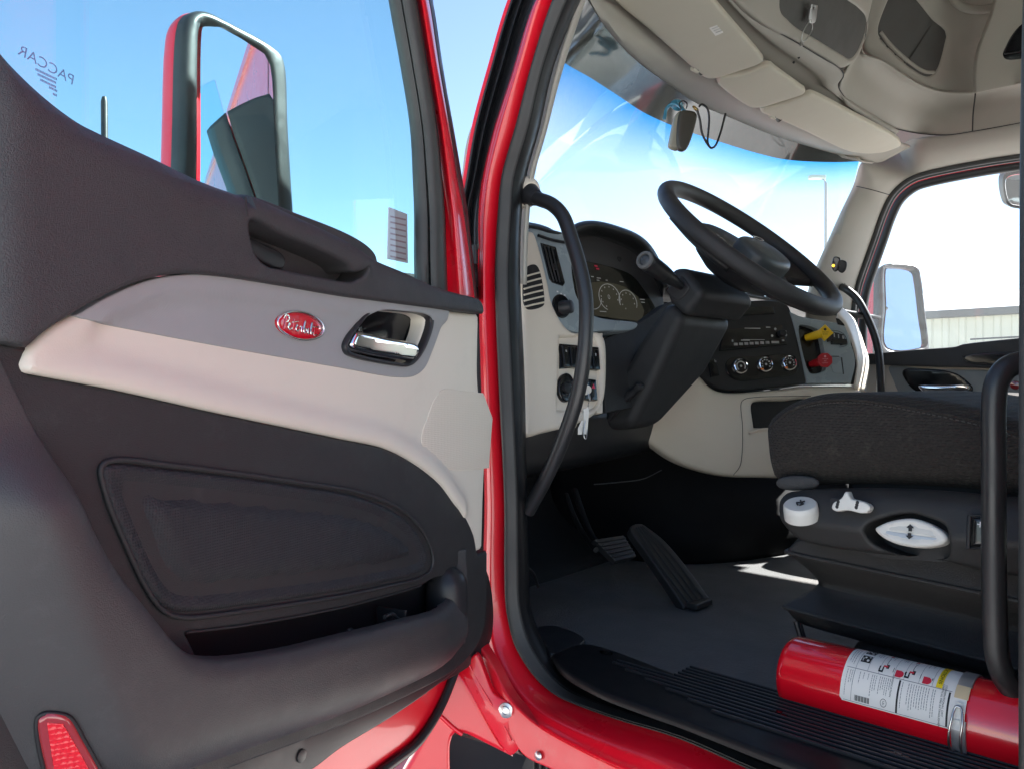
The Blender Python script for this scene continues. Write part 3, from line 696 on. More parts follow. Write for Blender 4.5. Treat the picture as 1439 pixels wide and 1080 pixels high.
# ---- floor mat, lining ahead of the pedals, tunnel
flo = pad('floor_mat', [(.9, -1.2, 1), (2.3, -1.2, 1), (2.3, 1.02), (1.6, 1.3), (.92, 1.3, 1)], Fr((0, 0, FZ), (0, 0, 1), (0, 1, 0)), MATT, truck, bev=.01, base=-.02, step=.05, local=True)
lf_ = [[V(.88, .9, FZ-.01), V(.88, 1.15, FZ-.01), V(.88, 1.5, FZ)], [V(.9, .93, -.1), V(.92, 1.1, -.1), V(.96, 1.5, -.1)], [V(.92, .95, .1), V(.97, 1.1, .12), V(1.06, 1.5, .15)]]
loft('kick_panel', lf_, CARP, truck, t=.006, to=(1.4, .5, 0))
loft('footwell_lining', [[V(.88, 1.12, FZ+.0), V(1.3, 1.14, FZ), V(1.65, 1.16, FZ), V(2.2, 1.05, FZ)], [V(.88, 1.36, -.30), V(1.3, 1.38, -.3), V(1.65, 1.36, -.3), V(2.2, 1.25, -.3)], [V(.88, 1.42, 0), V(1.3, 1.42, 0), V(1.65, 1.42, 0), V(2.2, 1.3, 0)], [V(.88, 1.4, .25), V(1.3, 1.4, .25), V(1.65, 1.4, .25), V(2.2, 1.3, .25)]], CARP, truck, t=.006, to=(1.4, 0, 0))
tunx = 1.72
loft('engine_tunnel', [[V(1.58, 1.36, FZ), V(1.60, 1.1, FZ), V(1.68, .98, FZ), V(1.95, .88, FZ), V(2.4, .84, FZ)], [V(1.56, 1.36, -.36), V(1.585, 1.1, -.36), V(1.67, .97, -.36), V(1.95, .87, -.36), V(2.4, .83, -.36)],
    [V(1.6, 1.4, -.2), V(1.64, 1.2, -.2), V(1.75, 1.08, -.2), V(2.0, .98, -.2), V(2.4, .93, -.2)], [V(1.66, 1.45, .05), V(1.72, 1.3, .05), V(1.84, 1.2, .05), V(2.1, 1.1, .05), V(2.4, 1.05, .05)]], mat('black tunnel lining', (.01, .01, .0105), .85, spec=.1, var=.2), truck, t=.006)
# small bright heel plate strip catching light at the tunnel foot
# ---- ribbed sill plate
fsz = Fr((0, 0, -.405), (0, 0, 1), (0, 1, 0))
sill = pad('sill_plate', [(775, 917, 1), (823, 903), (960, 948), (1103, 993), (1200, 1024), (1380, 1085), (1439, 1105, 1), (1600, 1170, 1), (1600, 1330, 1), (1300, 1148), (1200, 1105), (1063, 1052), (960, 1012), (897, 990), (845, 970), (795, 942)], fsz, SEALK, truck, bev=.006, base=-.01, step=.02)
mb = MB()
ys = lambda u, v: fsz.P(u, v)
for k in range(12):                                                # ribs run the length of the sill
    x_ = .874+k*.0104
    y1 = min(.69, .50+k*.04) if k < 7 else .60
    mb.add(box_vf((x_, (y1-.35)/2+.0, -.4045), V(.0022, 0, 0), V(0, (y1+.35)/2, 0), V(0, 0, .003)))
bevmod(mb.build('sill_ribs', PLASF, sill, 30), .0012, 2)
for u, v in ((852, 918), (1095, 1003), (1262, 1062)):
    c_ = fsz.P(u, v)
    mb = MB(); mb.add(lathe_vf([(0, 0), (.006, 0), (.006, .0012), (0, .0012)], c_+V(0, 0, .0012), (0, 0, 1), n=16, sy=1.9)); mb.add(box_vf(c_+V(0, .0, .003), V(.003, 0, 0), V(0, .004, 0), V(0, 0, .0006)))
    mb.build('sill_screw', GLOSB, sill)
pad('sill_corner', [(757, 880), (780, 878), (823, 898), (775, 917), (768, 905)], fsz.off(-.004), PLASF, sill, bev=.003, base=-.02, step=.02)
# ---- rear doorway post, right edge of the view
loft('rear_post_seal', [[V(.845, 0.153, -.6), V(.845, 0.153, 0), V(.85, 0.150, .35), V(.87, 0.135, .9)], [V(.85, 0.167, -.6), V(.85, 0.167, 0), V(.855, 0.165, .35), V(.875, 0.147, .9)],
    [V(.868, 0.171, -.6), V(.868, 0.171, 0), V(.873, 0.169, .35), V(.893, 0.153, .9)], [V(.9, 0.165, -.6), V(.9, 0.165, 0), V(.905, 0.163, .35), V(.92, 0.145, .9)], [V(.93, 0.125, -.6), V(.93, 0.125, 0), V(.93, 0.125, .35), V(.93, 0.105, .9)]], RUBG, truck, t=.004, to=(.5, .8, 0))
mk('rear_post', *prism_vf([V(.86, 0.161, -.7), V(.92, 0.161, -.7), V(.92, -0.125, -.7), V(.86, -0.125, -.7)], [V(.885, 0.145, 1), V(.94, 0.145, 1), V(.94, -0.125, 1), V(.885, -0.125, 1)]), RED, truck, 30)

# ================================================================ pedals
pb = V(1.335, .985, -.335)
fpd = Fr(on_y(866, 770, .985), (-.1, -.75, .65))
brk = pad('brake_pedal', [(836, 757, 1), (877, 751, 1), (895, 780, 1), (866, 788, 1)], fpd, RUB, truck, bev=.002, base=-.014, step=.012)
mb = MB()
for t_ in (.15, .32, .49, .66, .83):
    p0, p1 = [fpd.off(.001).P(u, v) for u, v in ((836+30*t_, 757+31*t_), (877+18*t_, 751+29*t_))]
    mb.add(tube_vf([p0, (p0+p1)/2, p1], .0016, n=6, sub=1))
mb.build('pedal_tread', RUB, brk)
for sh in (0, 1):
    tube('pedal_arm', [on_y(796+sh*12, 694-sh*6, 1.2), on_y(806+sh*12, 722-sh*4, 1.15), on_y(822+sh*10, 752, 1.08), on_y(838+sh*8, 772-sh*4, 1.0)], .0075 if sh else .006, METB, brk, n=10)
fac = Fr(on_z(980, 846, -.42), (-.25, -.62, .75))
acc = pad('accelerator_pedal', [(886, 741), (893, 735), (903, 735), (914, 742), (933, 757), (962, 790), (1000, 842, 1), (962, 853, 1), (930, 805), (905, 770)], fac, RUB, truck, bev=.004, base=-.02, step=.012)
mb = MB()
for t_ in (.2, .4, .6, .8):
    mb.add(tube_vf([fac.off(.001).P(892+14*t_, 741-t_*3), fac.off(.001).P(912+34*t_, 782-t_*10), fac.off(.001).P(962+38*t_, 850-8*t_)], .002, n=6, sub=3))
mb.build('pedal_tread', PLAS, acc)
box('pedal_hinge', on_z(982, 850, -.425)+V(0, -.002, .004), (.03, .012, .006), RUB, acc, .003)
tube('dead_cable', [on_y(741, 796, 1.0), on_y(750, 805, 1.0), on_y(757, 824, 1.0)], .003, METB, truck, n=8)

# ================================================================ dashboard
D1 = Fr((1.10, .94, .1), (-.12, -.97, .2))
dash = pad('dashboard', [(737, 336), (740, 328), (749, 323), (755, 333), (772, 397), (778, 425), (790, 450), (803, 464), (817, 467), (845, 467), (852, 477), (853, 550), (848, 570), (838, 582), (813, 595), (770, 606), (741, 610), (738, 560), (735, 430)],
    D1, BEIGED, truck, bev=.009, base=-.1, step=.012, holes=[[(789, 474, 1), (838, 474), (842, 481), (842, 566), (835, 573), (785, 575, 1)]])
pad('switch_panel', [(780, 468), (848, 468), (848, 580), (780, 582)], D1.off(-.008), BEIGED, dash, bev=.002, base=-.02, step=.03, smooth=False)
# side defroster slots
SL = [(747, 372), (754, 372.5), (759, 380), (766, 424), (764, 430), (742, 434.5), (738, 428), (738, 384), (741, 376)]
pad('defroster_vent', SL, D1.off(.0012), INK, dash, bev=.001, base=-.004, step=.02)
mb = MB()
for k in range(6):
    v0 = 386+k*8.4; du = k*1.25
    mb.add(tube_vf([D1.off(.0022).P(737, v0+3.5), D1.off(.0028).P(748+du*.5, v0), D1.off(.0022).P(759.5+du, v0-3)], .0017, n=6, sub=2))
mb.build('vent_slat', BEIGED, dash)
# grey centre skin with the tall vent and the light switch
D2 = D1.off(-.006)
pad('vent_panel', [(744, 324), (752, 320), (800, 332), (803, 352), (806, 392), (813, 420), (835, 443), (897, 455), (893, 462), (850, 465), (812, 467), (785, 455), (765, 400)], D2, WINGSKY, dash, bev=.003, base=-.05, step=.015)
VT = [(760.5, 341), (782, 347), (795, 398), (792, 402), (777, 397), (773, 392)]
pad('air_vent', VT, D2.off(.002), GLOSB, dash, bev=.0015, base=-.004, step=.015, smooth=False)
mb = MB()
for t_ in (.22, .47, .72):
    mb.add(tube_vf([D2.off(.004).P(760.5+21*t_, 343+6*t_), D2.off(.004).P(767+21*t_, 371+5*t_), D2.off(.004).P(775+17*t_, 394+4*t_)], .0014, n=6, sub=1))
mb.add(box_vf(D2.off(.006).P(780.5, 375), D2.ex*.0022, D2.ey*.006, D2.n*.002))
mb.build('vent_blade', PLASF, dash)
k0 = D2.off(.0).P(789, 433)
pad('light_switch_bezel', ell(790, 430, 12, 17, R(-15)), D2.off(.003), GLOSB, dash, bev=.002, base=-.003, step=.01)
lathe('light_knob', [(0, 0), (.0135, 0), (.0135, .010), (.0125, .0115), (.0128, .019), (.0115, .022), (.007, .0235), (0, .024)], k0, nrm(V(.25, -.95, .1)), PLASF, dash, n=28)
mb = MB()
for (u, v, s_) in ((784, 410, .0045), (789, 413, .004), (794, 415, .004)): mb.add(box_vf(D2.off(.0036).P(u, v), D2.ex*s_*.45, D2.ey*s_*.3, D2.n*.0002))
mb.build('switch_marks', WINK, dash, 0)
# rockers, ignition, key
D3 = D1.off(-.003)
def rocker(u0, v0, wpx, hpx, lean, par, mark=None, mcol=None):
    P4 = [(u0, v0), (u0+wpx, v0+1.2), (u0+wpx+lean, v0+hpx+1), (u0+lean, v0+hpx)]
    r = pad('rocker_switch', P4, D1.off(.004), GLOSB, par, bev=.0014, base=-.012, step=.01, smooth=False, hf=None)
    if mark:
        f = D1.off(.0046); a, b = f.hit(u0+wpx/2+lean*.25, v0+hpx*.3)
        v, fc = (text_on(mark, f, a, b, .0075, h=.0003) if len(mark) < 4 else pad_vf([(u0+wpx/2-2.6+lean*.3, v0+hpx*.45), (u0+wpx/2+2.6+lean*.3, v0+hpx*.47), (u0+wpx/2+lean*.25, v0+hpx*.22)], f, bev=0, base=None, step=.02, smooth=False))
        mk('switch_symbol', v, fc, mcol or WINK, par, 0)
pad('switch_mount', [(788, 483, 1), (842, 488, 1), (844, 514, 1), (788, 518, 1)], D1.off(-.004), GLOSB, dash, bev=.001, base=-.012, step=.02)
for k, mk_ in enumerate(('≡', None, None, None, '○')):
    rocker(791+k*10.4, 484.5+k*1.4, 8.8, 30-k*.4, 3, dash, mk_ if mk_ != '○' else '8')
for k, mk_ in enumerate((None, 'triangle')):
    rocker(820+k*9.6, 531+k*1.2, 8.6, 29, 2.5, dash, mk_, MATS['display red mark'] if mk_ else None)
pad('ignition_bezel', ell(797.5, 544, 11.5, 20, 0), D1.off(.0), GLOSB, dash, bev=.003, base=-.01, step=.01)
lathe('ignition_barrel', [(0, 0), (.0095, 0), (.0095, .006), (.006, .007), (0, .007)], D1.off(.0).P(796, 545), D1.n, PLASF, dash, n=24)
kp = D1.off(.0).P(799, 546)
lathe('cream_knob', [(0, 0), (.0165, 0), (.0185, .003), (.0185, .017), (.016, .019), (.0145, .0175), (0, .0185)], D1.off(-.03).P(794, 596)+V(0, 0, .01), nrm(V(-.35, -.75, -.5)), CREAM, dash, n=32)
# instrument binnacle
DC = Fr((1.45, 1.08, .2), (-.15, -.95, .25))
clu = pad('instrument_cluster', [(800, 345), (806, 336), (815, 331), (835, 330), (865, 340), (887, 350), (903, 365), (922, 394), (934, 425), (915, 460), (896, 470), (830, 462), (803, 450), (797, 400)], DC, mat('warm grey binnacle plastic', (.05, .046, .046), .5, bump=('noise', 700, .15)), truck, bev=.004, base=-.03, step=.02)
hd = [(800, 352), (801, 338), (808, 330), (818, 323.5), (840, 321), (866, 328), (891, 337), (908, 351), (922, 378), (934, 405)]
ho = [(796, 348), (797, 331), (804, 320), (818, 313), (838, 312), (866, 318.5), (897, 331), (914, 346), (930, 374), (942, 402)]
hf_ = [(800, 350), (803, 338), (811, 332), (822, 330), (838, 330), (865, 339), (888, 350), (904, 365), (921, 390), (932, 415)]
loft('cluster_hood', [[DC.off(-.004).P(p[0]-(p[0]-865)*.03, p[1]+6) for p in hf_], [DC.off(.006).P(*p) for p in hf_], [DC.off(.05).P(*p) for p in hd], [DC.off(.058).P((p[0]+q[0])/2, (p[1]+q[1])/2) for p, q in zip(hd, ho)], [DC.off(.052).P(*p) for p in ho], [DC.off(-.06).P(p[0]+2, p[1]+1) for p in ho]], PLAS, clu, t=.003, nu=6, nv=5)
pad('display_screen', [(801, 361, 1), (822, 366), (870, 378), (889, 387), (903, 403), (923, 438), (907, 458), (870, 451), (835, 445), (806, 438), (801, 400)], DC.off(.003), SCREEN, clu, bev=.002, base=-.004, step=.02)
fsc = DC.off(.0038)
pad('lit_area', [(816, 399, 1), (845, 396), (880, 404), (897, 417), (906, 437), (902, 452, 1), (860, 447), (818, 441, 1)], fsc, LIT, clu, bev=0, base=None, step=.03)
def arc(cu, cv, ru, rv, a0, a1, rot, n=20): return [fsc.off(.0006).P(*p) for p in [(cu+ru*math.cos(t)*math.cos(rot)-rv*math.sin(t)*math.sin(rot), cv+ru*math.cos(t)*math.sin(rot)+rv*math.sin(t)*math.cos(rot)) for t in np.radians(np.linspace(a0, a1, n))]]
mb = MB()
mb.add(tube_vf(arc(857, 418, 14, 19.5, 130, 400, R(-22)), .0009, n=6, sub=1)); mb.add(tube_vf(arc(883, 424, 11.5, 17, 180, 410, R(-25)), .0009, n=6, sub=1))
mb.add(tube_vf(arc(833, 418, 12, 17, 20, 110, R(-20)), .0008, n=6, sub=1))
for cu, cv, ru, rv, n_ in ((857, 418, 11, 15.5, 9), (883, 424, 8.5, 12.5, 8)):
    for p in arc(cu, cv, ru, rv, 140, 390, R(-22), n_): mb.add(box_vf(p, DC.ex*.0011, DC.ey*.0016, DC.n*.0002))
a, b = fsc.hit(856, 418); mb.add(text_on('0', fsc, a, b, .016, h=.0008))
for (u, v, w_) in ((833, 389, .004), (842, 391, .006), (853, 394, .003), (841, 394, .004), (874, 396, .006), (848, 438, .01), (903, 421, .008), (904, 425, .006)):
    mb.add(box_vf(fsc.off(.0008).P(u, v), DC.ex*w_, DC.ey*.0009, DC.n*.0002))
mb.build('gauge_lines', GLOW, clu, 0)
mb = MB(); mb.add(box_vf(fsc.off(.0008).P(838, 374), DC.ex*.0045, DC.ey*.0018, DC.n*.0002)); mb.add(box_vf(fsc.off(.0008).P(840.5, 378), DC.ex*.0045, DC.ey*.0018, DC.n*.0002))
mb.build('warning_mark', GLOWR, clu, 0)
lathe('sensor_dimple', [(0, 0), (.007, 0), (.006, .001), (0, .0004)], DC.off(.0004).P(871, 364), DC.n, PLASF, clu, n=20)
# dash top running to the windscreen
loft('dash_top', [[DC.off(-.0).P(736, 318), DC.off(0).P(760, 322), DC.off(0).P(800, 334), V(1.5, 1.12, .30), V(1.72, 1.13, .275), V(2.1, 1.1, .265), V(2.5, 1.03, .25), V(2.84, .97, .235)],
    [V(1.0, 1.05, .305), V(1.09, 1.12, .31), V(1.2, 1.2, .31), V(1.5, 1.27, .305), V(1.72, 1.27, .285), V(2.1, 1.25, .275), V(2.5, 1.18, .26), V(2.84, 1.1, .245)],
    [V(1.06, 1.15, .28), V(1.13, 1.25, .29), V(1.22, 1.36, .3), V(1.5, 1.5, .3), V(1.72, 1.54, .285), V(2.1, 1.52, .28), V(2.5, 1.4, .27), V(2.84, 1.2, .25)]], PLAS, dash, t=.01, to=(1.5, 1., 2))
tube('dash_rail', [D1.off(-.004).P(740, 317.5), D1.off(-.004).P(755, 320), D1.off(-.006).P(775, 326), D1.off(-.012).P(797, 331)], .0035, PLASF, dash, n=8)
tube('dash_ledge', [D1.off(.0).P(757, 331), D1.off(.0).P(775, 337), D1.off(-.002).P(796, 341)], .003, PLASF, dash, n=8)

# centre stack, turned towards the driver
sa = R(34)
DS = Fr((1.87, .94, 0), (-math.sin(sa), -math.cos(sa), .18))
pad('centre_stack', [(1000, 440), (1040, 425), (1106, 428), (1118, 462), (1128, 505), (1134, 538, 1), (1097, 543), (1030, 547), (1010, 544), (993, 534), (975, 515)], DS, PLASF, dash, bev=.004, base=-.04, step=.015)
DIM = mat('dim white print', (.42, .42, .42), .6, var=0)
pad('radio', [(1018, 463, 1), (1100, 456, 1), (1107, 484, 1), (1012, 493, 1)], DS.off(.006), GLOSB, dash, bev=.002, base=-.008, step=.02)
mb = MB()
for k in range(7):
    u = 1034.5+k*7.4; mb.add(box_vf(DS.off(.0072).P(u, 483.8-k*.4), DS.ex*.0052, DS.ey*.0034, DS.n*.0006))
mb.add(box_vf(DS.off(.0072).P(1090, 481), DS.ex*.0105, DS.ey*.003, DS.n*.0006))
mb.build('radio_button', mat('grey radio buttons', (.3, .3, .29), .5, var=0), dash)
mb = MB()
for u, v, w_, h_ in ((1030, 479, .002, .003),):
    mb.add(box_vf(DS.off(.0066).P(u, v), DS.ex*w_, DS.ey*h_, DS.n*.0003))
for u, v, w_, h_ in ((1058, 461.5, .022, .0011), (1080, 460, .006, .0014), (1060, 477.5, .03, .0006), (1048, 478.2, .012, .0012), (1101, 478.5, .003, .002)):
    box('radio_mark', DS.off(.0066).P(u, v), (w_, h_, .0003), MATS['print'] if 0 else DIM, dash, 0, DS)
mb.build('radio_mark', DIM, dash, 0)
for u, v in ((1090, 462.5), (1085.5, 472), (1104, 466), (1105, 471)): lathe('radio_key', [(0, 0), (.0034, 0), (.003, .001), (0, .001)], DS.off(.0062).P(u, v), DS.n, MATS['dim white print'], dash, n=14)
lathe('radio_knob', [(0, 0), (.0105, 0), (.0098, .01), (.0085, .0115), (0, .0115)], DS.off(.006).P(1098, 469), DS.n, PLASF, dash, n=24)
pad('vent_above_radio', [(1040, 432, 1), (1088, 431, 1), (1090, 441, 1), (1040, 444, 1)], DS.off(.003), GLOSB, dash, bev=.002, base=-.004, step=.02)
pad('dial_plate', [(1021, 510), (1030, 502), (1060, 501), (1110, 498), (1121, 504), (1123, 519), (1117, 526), (1080, 531), (1036, 534), (1023, 524)], DS.off(.003), GLOSB, dash, bev=.002, base=-.005, step=.015)
for i, (u, v) in enumerate(((1040, 515), (1075, 512.5), (1108.5, 510.5))):
    o_ = DS.off(.003).P(u, v)
    dl_ = lathe('climate_dial', [(.0, 0), (.0205, 0), (.0205, .006), (.0185, .0085), (.0165, .0075), (.0165, .005), (0, .005)], o_, DS.n, CHR, dash, n=36)
    lathe('dial_face', [(0, 0), (.0163, 0), (.016, .0025), (0, .0025)], o_+DS.n*.0045, DS.n, GLOSB, dash, n=30)
    mb = MB(); fdl = Fr(o_+DS.n*.0074, DS.n)
    for t in np.radians(np.arange(-30, 240, 34 if i else 15)):
        mb.add(box_vf(fdl.L(.0115*math.cos(t), .0115*math.sin(t)), fdl.ex*.0016, fdl.ey*.0016, fdl.n*.0002))
    mb.add(lathe_vf([(0, 0), (.0032, 0), (.0028, .0006), (0, .0006)], fdl.L(0, 0), fdl.n, n=12)); mb.build('dial_marks', MATS['dim white print'], dash, 0)
    if i: box('dial_pointer', fdl.L(-.0125, -.0125, .0006), (.0035, .0022, .0006), ORG_, dash, 0, fdl)
rk = pad('rocker_switch', [(996, 507), (1006, 504), (1012, 527), (1000, 530)], DS.off(.006), GLOSB, dash, bev=.002, base=-.01, step=.01, smooth=False)
a, b = DS.hit(1004, 508); mk('switch_symbol', *text_on('6', DS.off(.0062), a, b, .012, ang=.4), MATS['dim white print'], dash, 0)
# satin wing panel with brake valves and toggles
fw = DS.off(.004)
WELL = [(1122, 459), (1125, 456), (1148, 462), (1154, 470), (1161, 518), (1158, 522), (1142, 526), (1136, 522)]
pad('wing_panel', [(1111, 438, 1), (1124, 444), (1150, 449), (1173, 453), (1187, 457), (1194, 476), (1203, 505), (1197, 538, 1), (1147, 538.5), (1134.5, 538, 1), (1128, 505), (1118, 462)], fw, WINGSKY, dash, bev=.003, base=-.03, step=.015, holes=[WELL])
pad('valve_recess', [(1115, 450), (1158, 455), (1168, 525), (1135, 532)], DS.off(-.014), GLOSB, dash, bev=.002, base=-.01, step=.02)
tube('recess_rim', [DS.off(.0045).P(*p) for p in WELL], .0014, WINGSKY, dash, closed=True, n=8)
pad('wing_pocket', [(1165, 500, 1), (1181, 503, 1), (1187, 525, 1), (1171, 523, 1)], DS.off(.0052), MATS['satin panel with painted sky sheen'], dash, bev=.001, base=-.002, step=.02)
mb = MB(); mb.add(box_vf(DS.off(.0055).P(1184.5, 514), DS.ex*.0012, DS.ey*.022, DS.n*.0006)); mb.add(box_vf(DS.off(.0055).P(1173, 500.8), DS.ex*.014, DS.ey*.001, DS.n*.0006)); mb.build('pocket_shadow_gap', INK, dash, 0)
def knob(u0, v0, u1, v1, sides, rot, m_, name, rr_):
    a_ = DS.off(-.012).P(u0, v0); b_ = DS.off(.03).P(u1, v1); ax = nrm(b_-a_)
    ob = lathe(name, [(0, 0), (.0085, 0), (.0085, .004), (.0095, .008), (.0105, .024), (.011, np.linalg.norm(b_-a_)-.006), (0, np.linalg.norm(b_-a_)-.006)], a_, ax, m_, dash, n=24)
    tow = nrm(-b_*.55+DS.n*.6); ff_ = Fr(b_, tow)
    pts = [(rr_*math.cos(rot+2*math.pi*k/sides), rr_*math.sin(rot+2*math.pi*k/sides)) for k in range(sides)]
    v1_, f1_ = pad_vf(pts, ff_, bev=.0025, base=-.009, step=.006, local=True, smooth=False)
    mk(name+'_head', v1_, f1_, m_, dash, 40)
    return ff_
fy = knob(1133, 475, 1160, 467.5, 4, R(-2), YEL, 'yellow_brake_knob', .0215)
mb = MB(); mb.add(lathe_vf([(0, 0), (.004, 0), (.004, .0004), (0, .0004)], fy.L(0, .0085, .0002), fy.n, n=5))
for k, (t_, s_) in enumerate((('PARKING', .0042), ('BRAKE', .0042))): mb.add(text_on(t_, fy, 0, .001-k*.005, s_, h=.0004))
mb.build('knob_lettering', INK, dash, 0)
fr2 = knob(1140, 512, 1160, 506, 8, R(22.5), KRED, 'red_brake_knob', .0195)
mb = MB(); mb.add(lathe_vf([(0, 0), (.0032, 0), (.0032, .0004), (0, .0004)], fr2.L(0, .0095, .0002), fr2.n, n=5))
for k, t_ in enumerate(('TRAILER', 'AIR', 'SUPPLY')): mb.add(text_on(t_, fr2, 0, .003-k*.005, .0042, h=.0004))
mb.build('knob_lettering', mat('pink print', (.7, .4, .4), .6, var=0), dash, 0)
for k in range(4):
    u, v = 1164+k*6.2, 468+k*1.6
    pad('toggle_switch', [(u-2, v-4, 1), (u+3.6, v-3, 1), (u+7, v+11, 1), (u+1.2, v+12, 1)], DS.off(.012), PLASF, dash, bev=.001, base=-.01, step=.01, smooth=False)
    box('toggle_mark', DS.off(.0125).P(u+2.6, v+1.5), (.0012, .005, .0003), MATS['dim white print'], dash, 0, DS)
box('toggle_base', DS.off(.004).P(1178, 481), (.022, .007, .01), GLOSB, dash, .002, DS)
tube('toggle_frame', [DS.off(.0045).P(*p) for p in [(1163, 464), (1180, 466), (1188, 472), (1191, 484), (1186, 487), (1180, 488)]], .0006, INK, dash, n=6)
pad('power_socket', [(1176, 447, 1), (1184, 449, 1), (1188, 458, 1), (1178, 456, 1)], DS.off(.0055), GLOSB, dash, bev=.001, base=-.003, step=.02)
# beige rim round the wing and lower knee panel
loft('wing_surround', [[DS.off(.003).P(1176, 448), DS.off(.003).P(1189, 462), DS.off(.003).P(1200, 492), DS.off(.003).P(1204, 510), DS.off(.003).P(1200, 540)],
    [DS.off(.008).P(1178, 441), DS.off(.008).P(1191, 457), DS.off(.008).P(1202.5, 489), DS.off(.008).P(1206, 509), DS.off(.008).P(1202, 543)],
    [DS.off(-.02).P(1180, 436), DS.off(-.02).P(1194, 453), DS.off(-.02).P(1206, 486), DS.off(-.02).P(1210, 508), DS.off(-.02).P(1206, 548)], [DS.off(-.2).P(1184, 432), DS.off(-.2).P(1202, 450), DS.off(-.2).P(1215, 484), DS.off(-.2).P(1222, 508), DS.off(-.2).P(1217, 550)]], BEIGED, dash, t=.004, nv=5)
fk = DS.off(.006)
pad('knee_panel', [(985, 522), (1000, 538), (1012, 546), (1030, 549), (1097, 545), (1134, 540.5), (1206, 540, 1), (1230, 560), (1230, 660, 1), (1130, 669), (1078, 668.5), (1030, 667), (992, 659.5), (955, 646), (930, 630), (908, 609), (925, 575)], fk, BEIGED, dash, bev=.008, base=-.05, step=.02,
    hf=lambda a, b, d: .02*np.clip(d/.08, 0, 1)**.7-.02, holes=[[(1063, 566), (1068, 562), (1110, 560), (1150, 560), (1150, 600, 1), (1066, 599, 1)]])
pad('dash_cubby', [(1050, 550), (1170, 550), (1170, 612), (1050, 612)], DS.off(-.035), PLASF, dash, bev=.002, base=-.02, step=.03, smooth=False)
tube('panel_joint', [fk.off(.0006).P(*p) for p in [(1140, 556), (1060, 558), (1046, 561), (1042, 566), (1044, 600), (1043, 640), (1040, 655), (1031, 667)]], .0008, INK, dash, n=6)
tube('cubby_lip', [fk.off(.002).P(*p) for p in [(1053, 608), (1068, 603), (1100, 602)]], .003, BEIGED, dash, n=8)
# dark panels under the dash and beside the column
pad('column_panel', [(846, 478, 1), (905, 450), (950, 425), (960, 470), (915, 560), (852, 580, 1)], D1.off(-.035), PLAS, dash, bev=.003, base=-.03, step=.03)
loft('under_dash', [[V(.90, .985, -.06), V(1.1, 1.0, -.06), V(1.4, 1.04, -.06), V(1.7, 1.1, -.06)], [V(.90, 1.0, -.16), V(1.1, 1.03, -.17), V(1.4, 1.08, -.165), V(1.7, 1.12, -.155)], [V(.90, 1.2, -.2), V(1.1, 1.2, -.2), V(1.4, 1.25, -.2), V(1.7, 1.3, -.19)]], PLASF, dash, t=.005)
tube('dash_seam', [on_y(u, v, 1.02) for u, v in ((835, 680), (870, 677), (905, 672), (930, 660))], .0012, PLAS, dash, n=6)

# ================================================================ steering column and wheel
xl = 1.30
near = lambda pts: [on_x(u, v, xl) for u, v in pts]
def colpart(name, pts, widths, bev, par):
    a = near(pts); b = [p+V(w_, 0, 0) for p, w_ in zip(a, widths)]
    o = mk(name, *prism_vf(a, b), PLAS, par, 40); return bevmod(o, bev, 4, 25)
colm = colpart('steering_column', [(937, 421), (961, 445), (927, 522), (888, 600), (850, 606), (846, 572), (897, 480)], [.2, .2, .18, .1, .08, .13, .18], .021, truck)
colpart('column_shroud', [(935, 421), (941, 377), (963, 376), (990, 412), (963, 447)], [.2, .19, .18, .21, .21], .016, colm)
fc_ = Fr((xl-.002, 0, 0), (-1, 0, 0))
pad('stalk_pod', [(937, 408), (950, 396), (957, 388), (966, 398), (969, 405), (962, 416), (955, 422), (947, 421)], fc_, PLASF, colm, bev=.003, base=-.01, step=.01)
s0, s1 = fc_.off(.004).P(957, 402), at(907, 366, 1.385)
ax = s1-s0; sl_ = np.linalg.norm(ax)
stk_ = lathe('indicator_stalk', [(0, 0), (.0075, 0), (.0095, sl_*.12), (.0145, sl_*.42), (.0155, sl_*.52), (.0155, sl_*.53), (.016, sl_*.54), (.0172, sl_*.9), (.0168, sl_*.97), (.014, sl_)], s0, ax, PLASF, colm, n=28)
lathe('stalk_ring', [(.0105, 0), (.0165, 0), (.0155, .004), (.0108, .0045), (.0105, .0)], s0+ax*1.0, ax, mat('grey ring', (.12, .12, .12), .4), colm, n=28)
lathe('stalk_button', [(0, -.004), (.0105, -.004), (.0098, .001), (.006, .003), (0, .0035)], s0+ax*1.0, ax, mat('grey blue button', (.06, .066, .075), .3), colm, n=24)
mb = MB(); fst_ = Fr(s0+ax*.5+nrm(np.cross(ax, V(0, 0, 1)))*0, nrm(V(-.55, -.75, .35)))
for q in (-.3, .9): mb.add(box_vf(fst_.L(.003*q+.002, .004*q-.002, .0136), fst_.ex*.0012, fst_.ey*.0016, fst_.n*.0003))
mb.build('stalk_marks', WINK, colm, 0)
# tilt lever in its recess
pad('lever_recess', [(853, 574), (862, 548), (890, 503), (915, 478), (935, 471), (949, 473), (953, 482), (944, 506), (915, 545), (888, 583), (872, 594), (858, 590)], fc_.off(.0005), INK, colm, bev=.002, base=-.004, step=.02, hf=lambda a, b, d: -.004*np.clip(d/.02, 0, 1)) if False else None
lv_ = fc_.off(.008)
tube('tilt_lever', [lv_.P(856, 588), lv_.P(868, 572), lv_.P(884, 556), lv_.P(896, 545)], [.006, .009, .008, .007], PLASF, colm, n=12)
lathe('lever_tip', [(0, -.008), (.006, -.006), (.0095, 0), (.009, .008), (.005, .012), (0, .013)], lv_.P(897, 545), V(.0, -.5, .6), PLASF, colm, n=18)
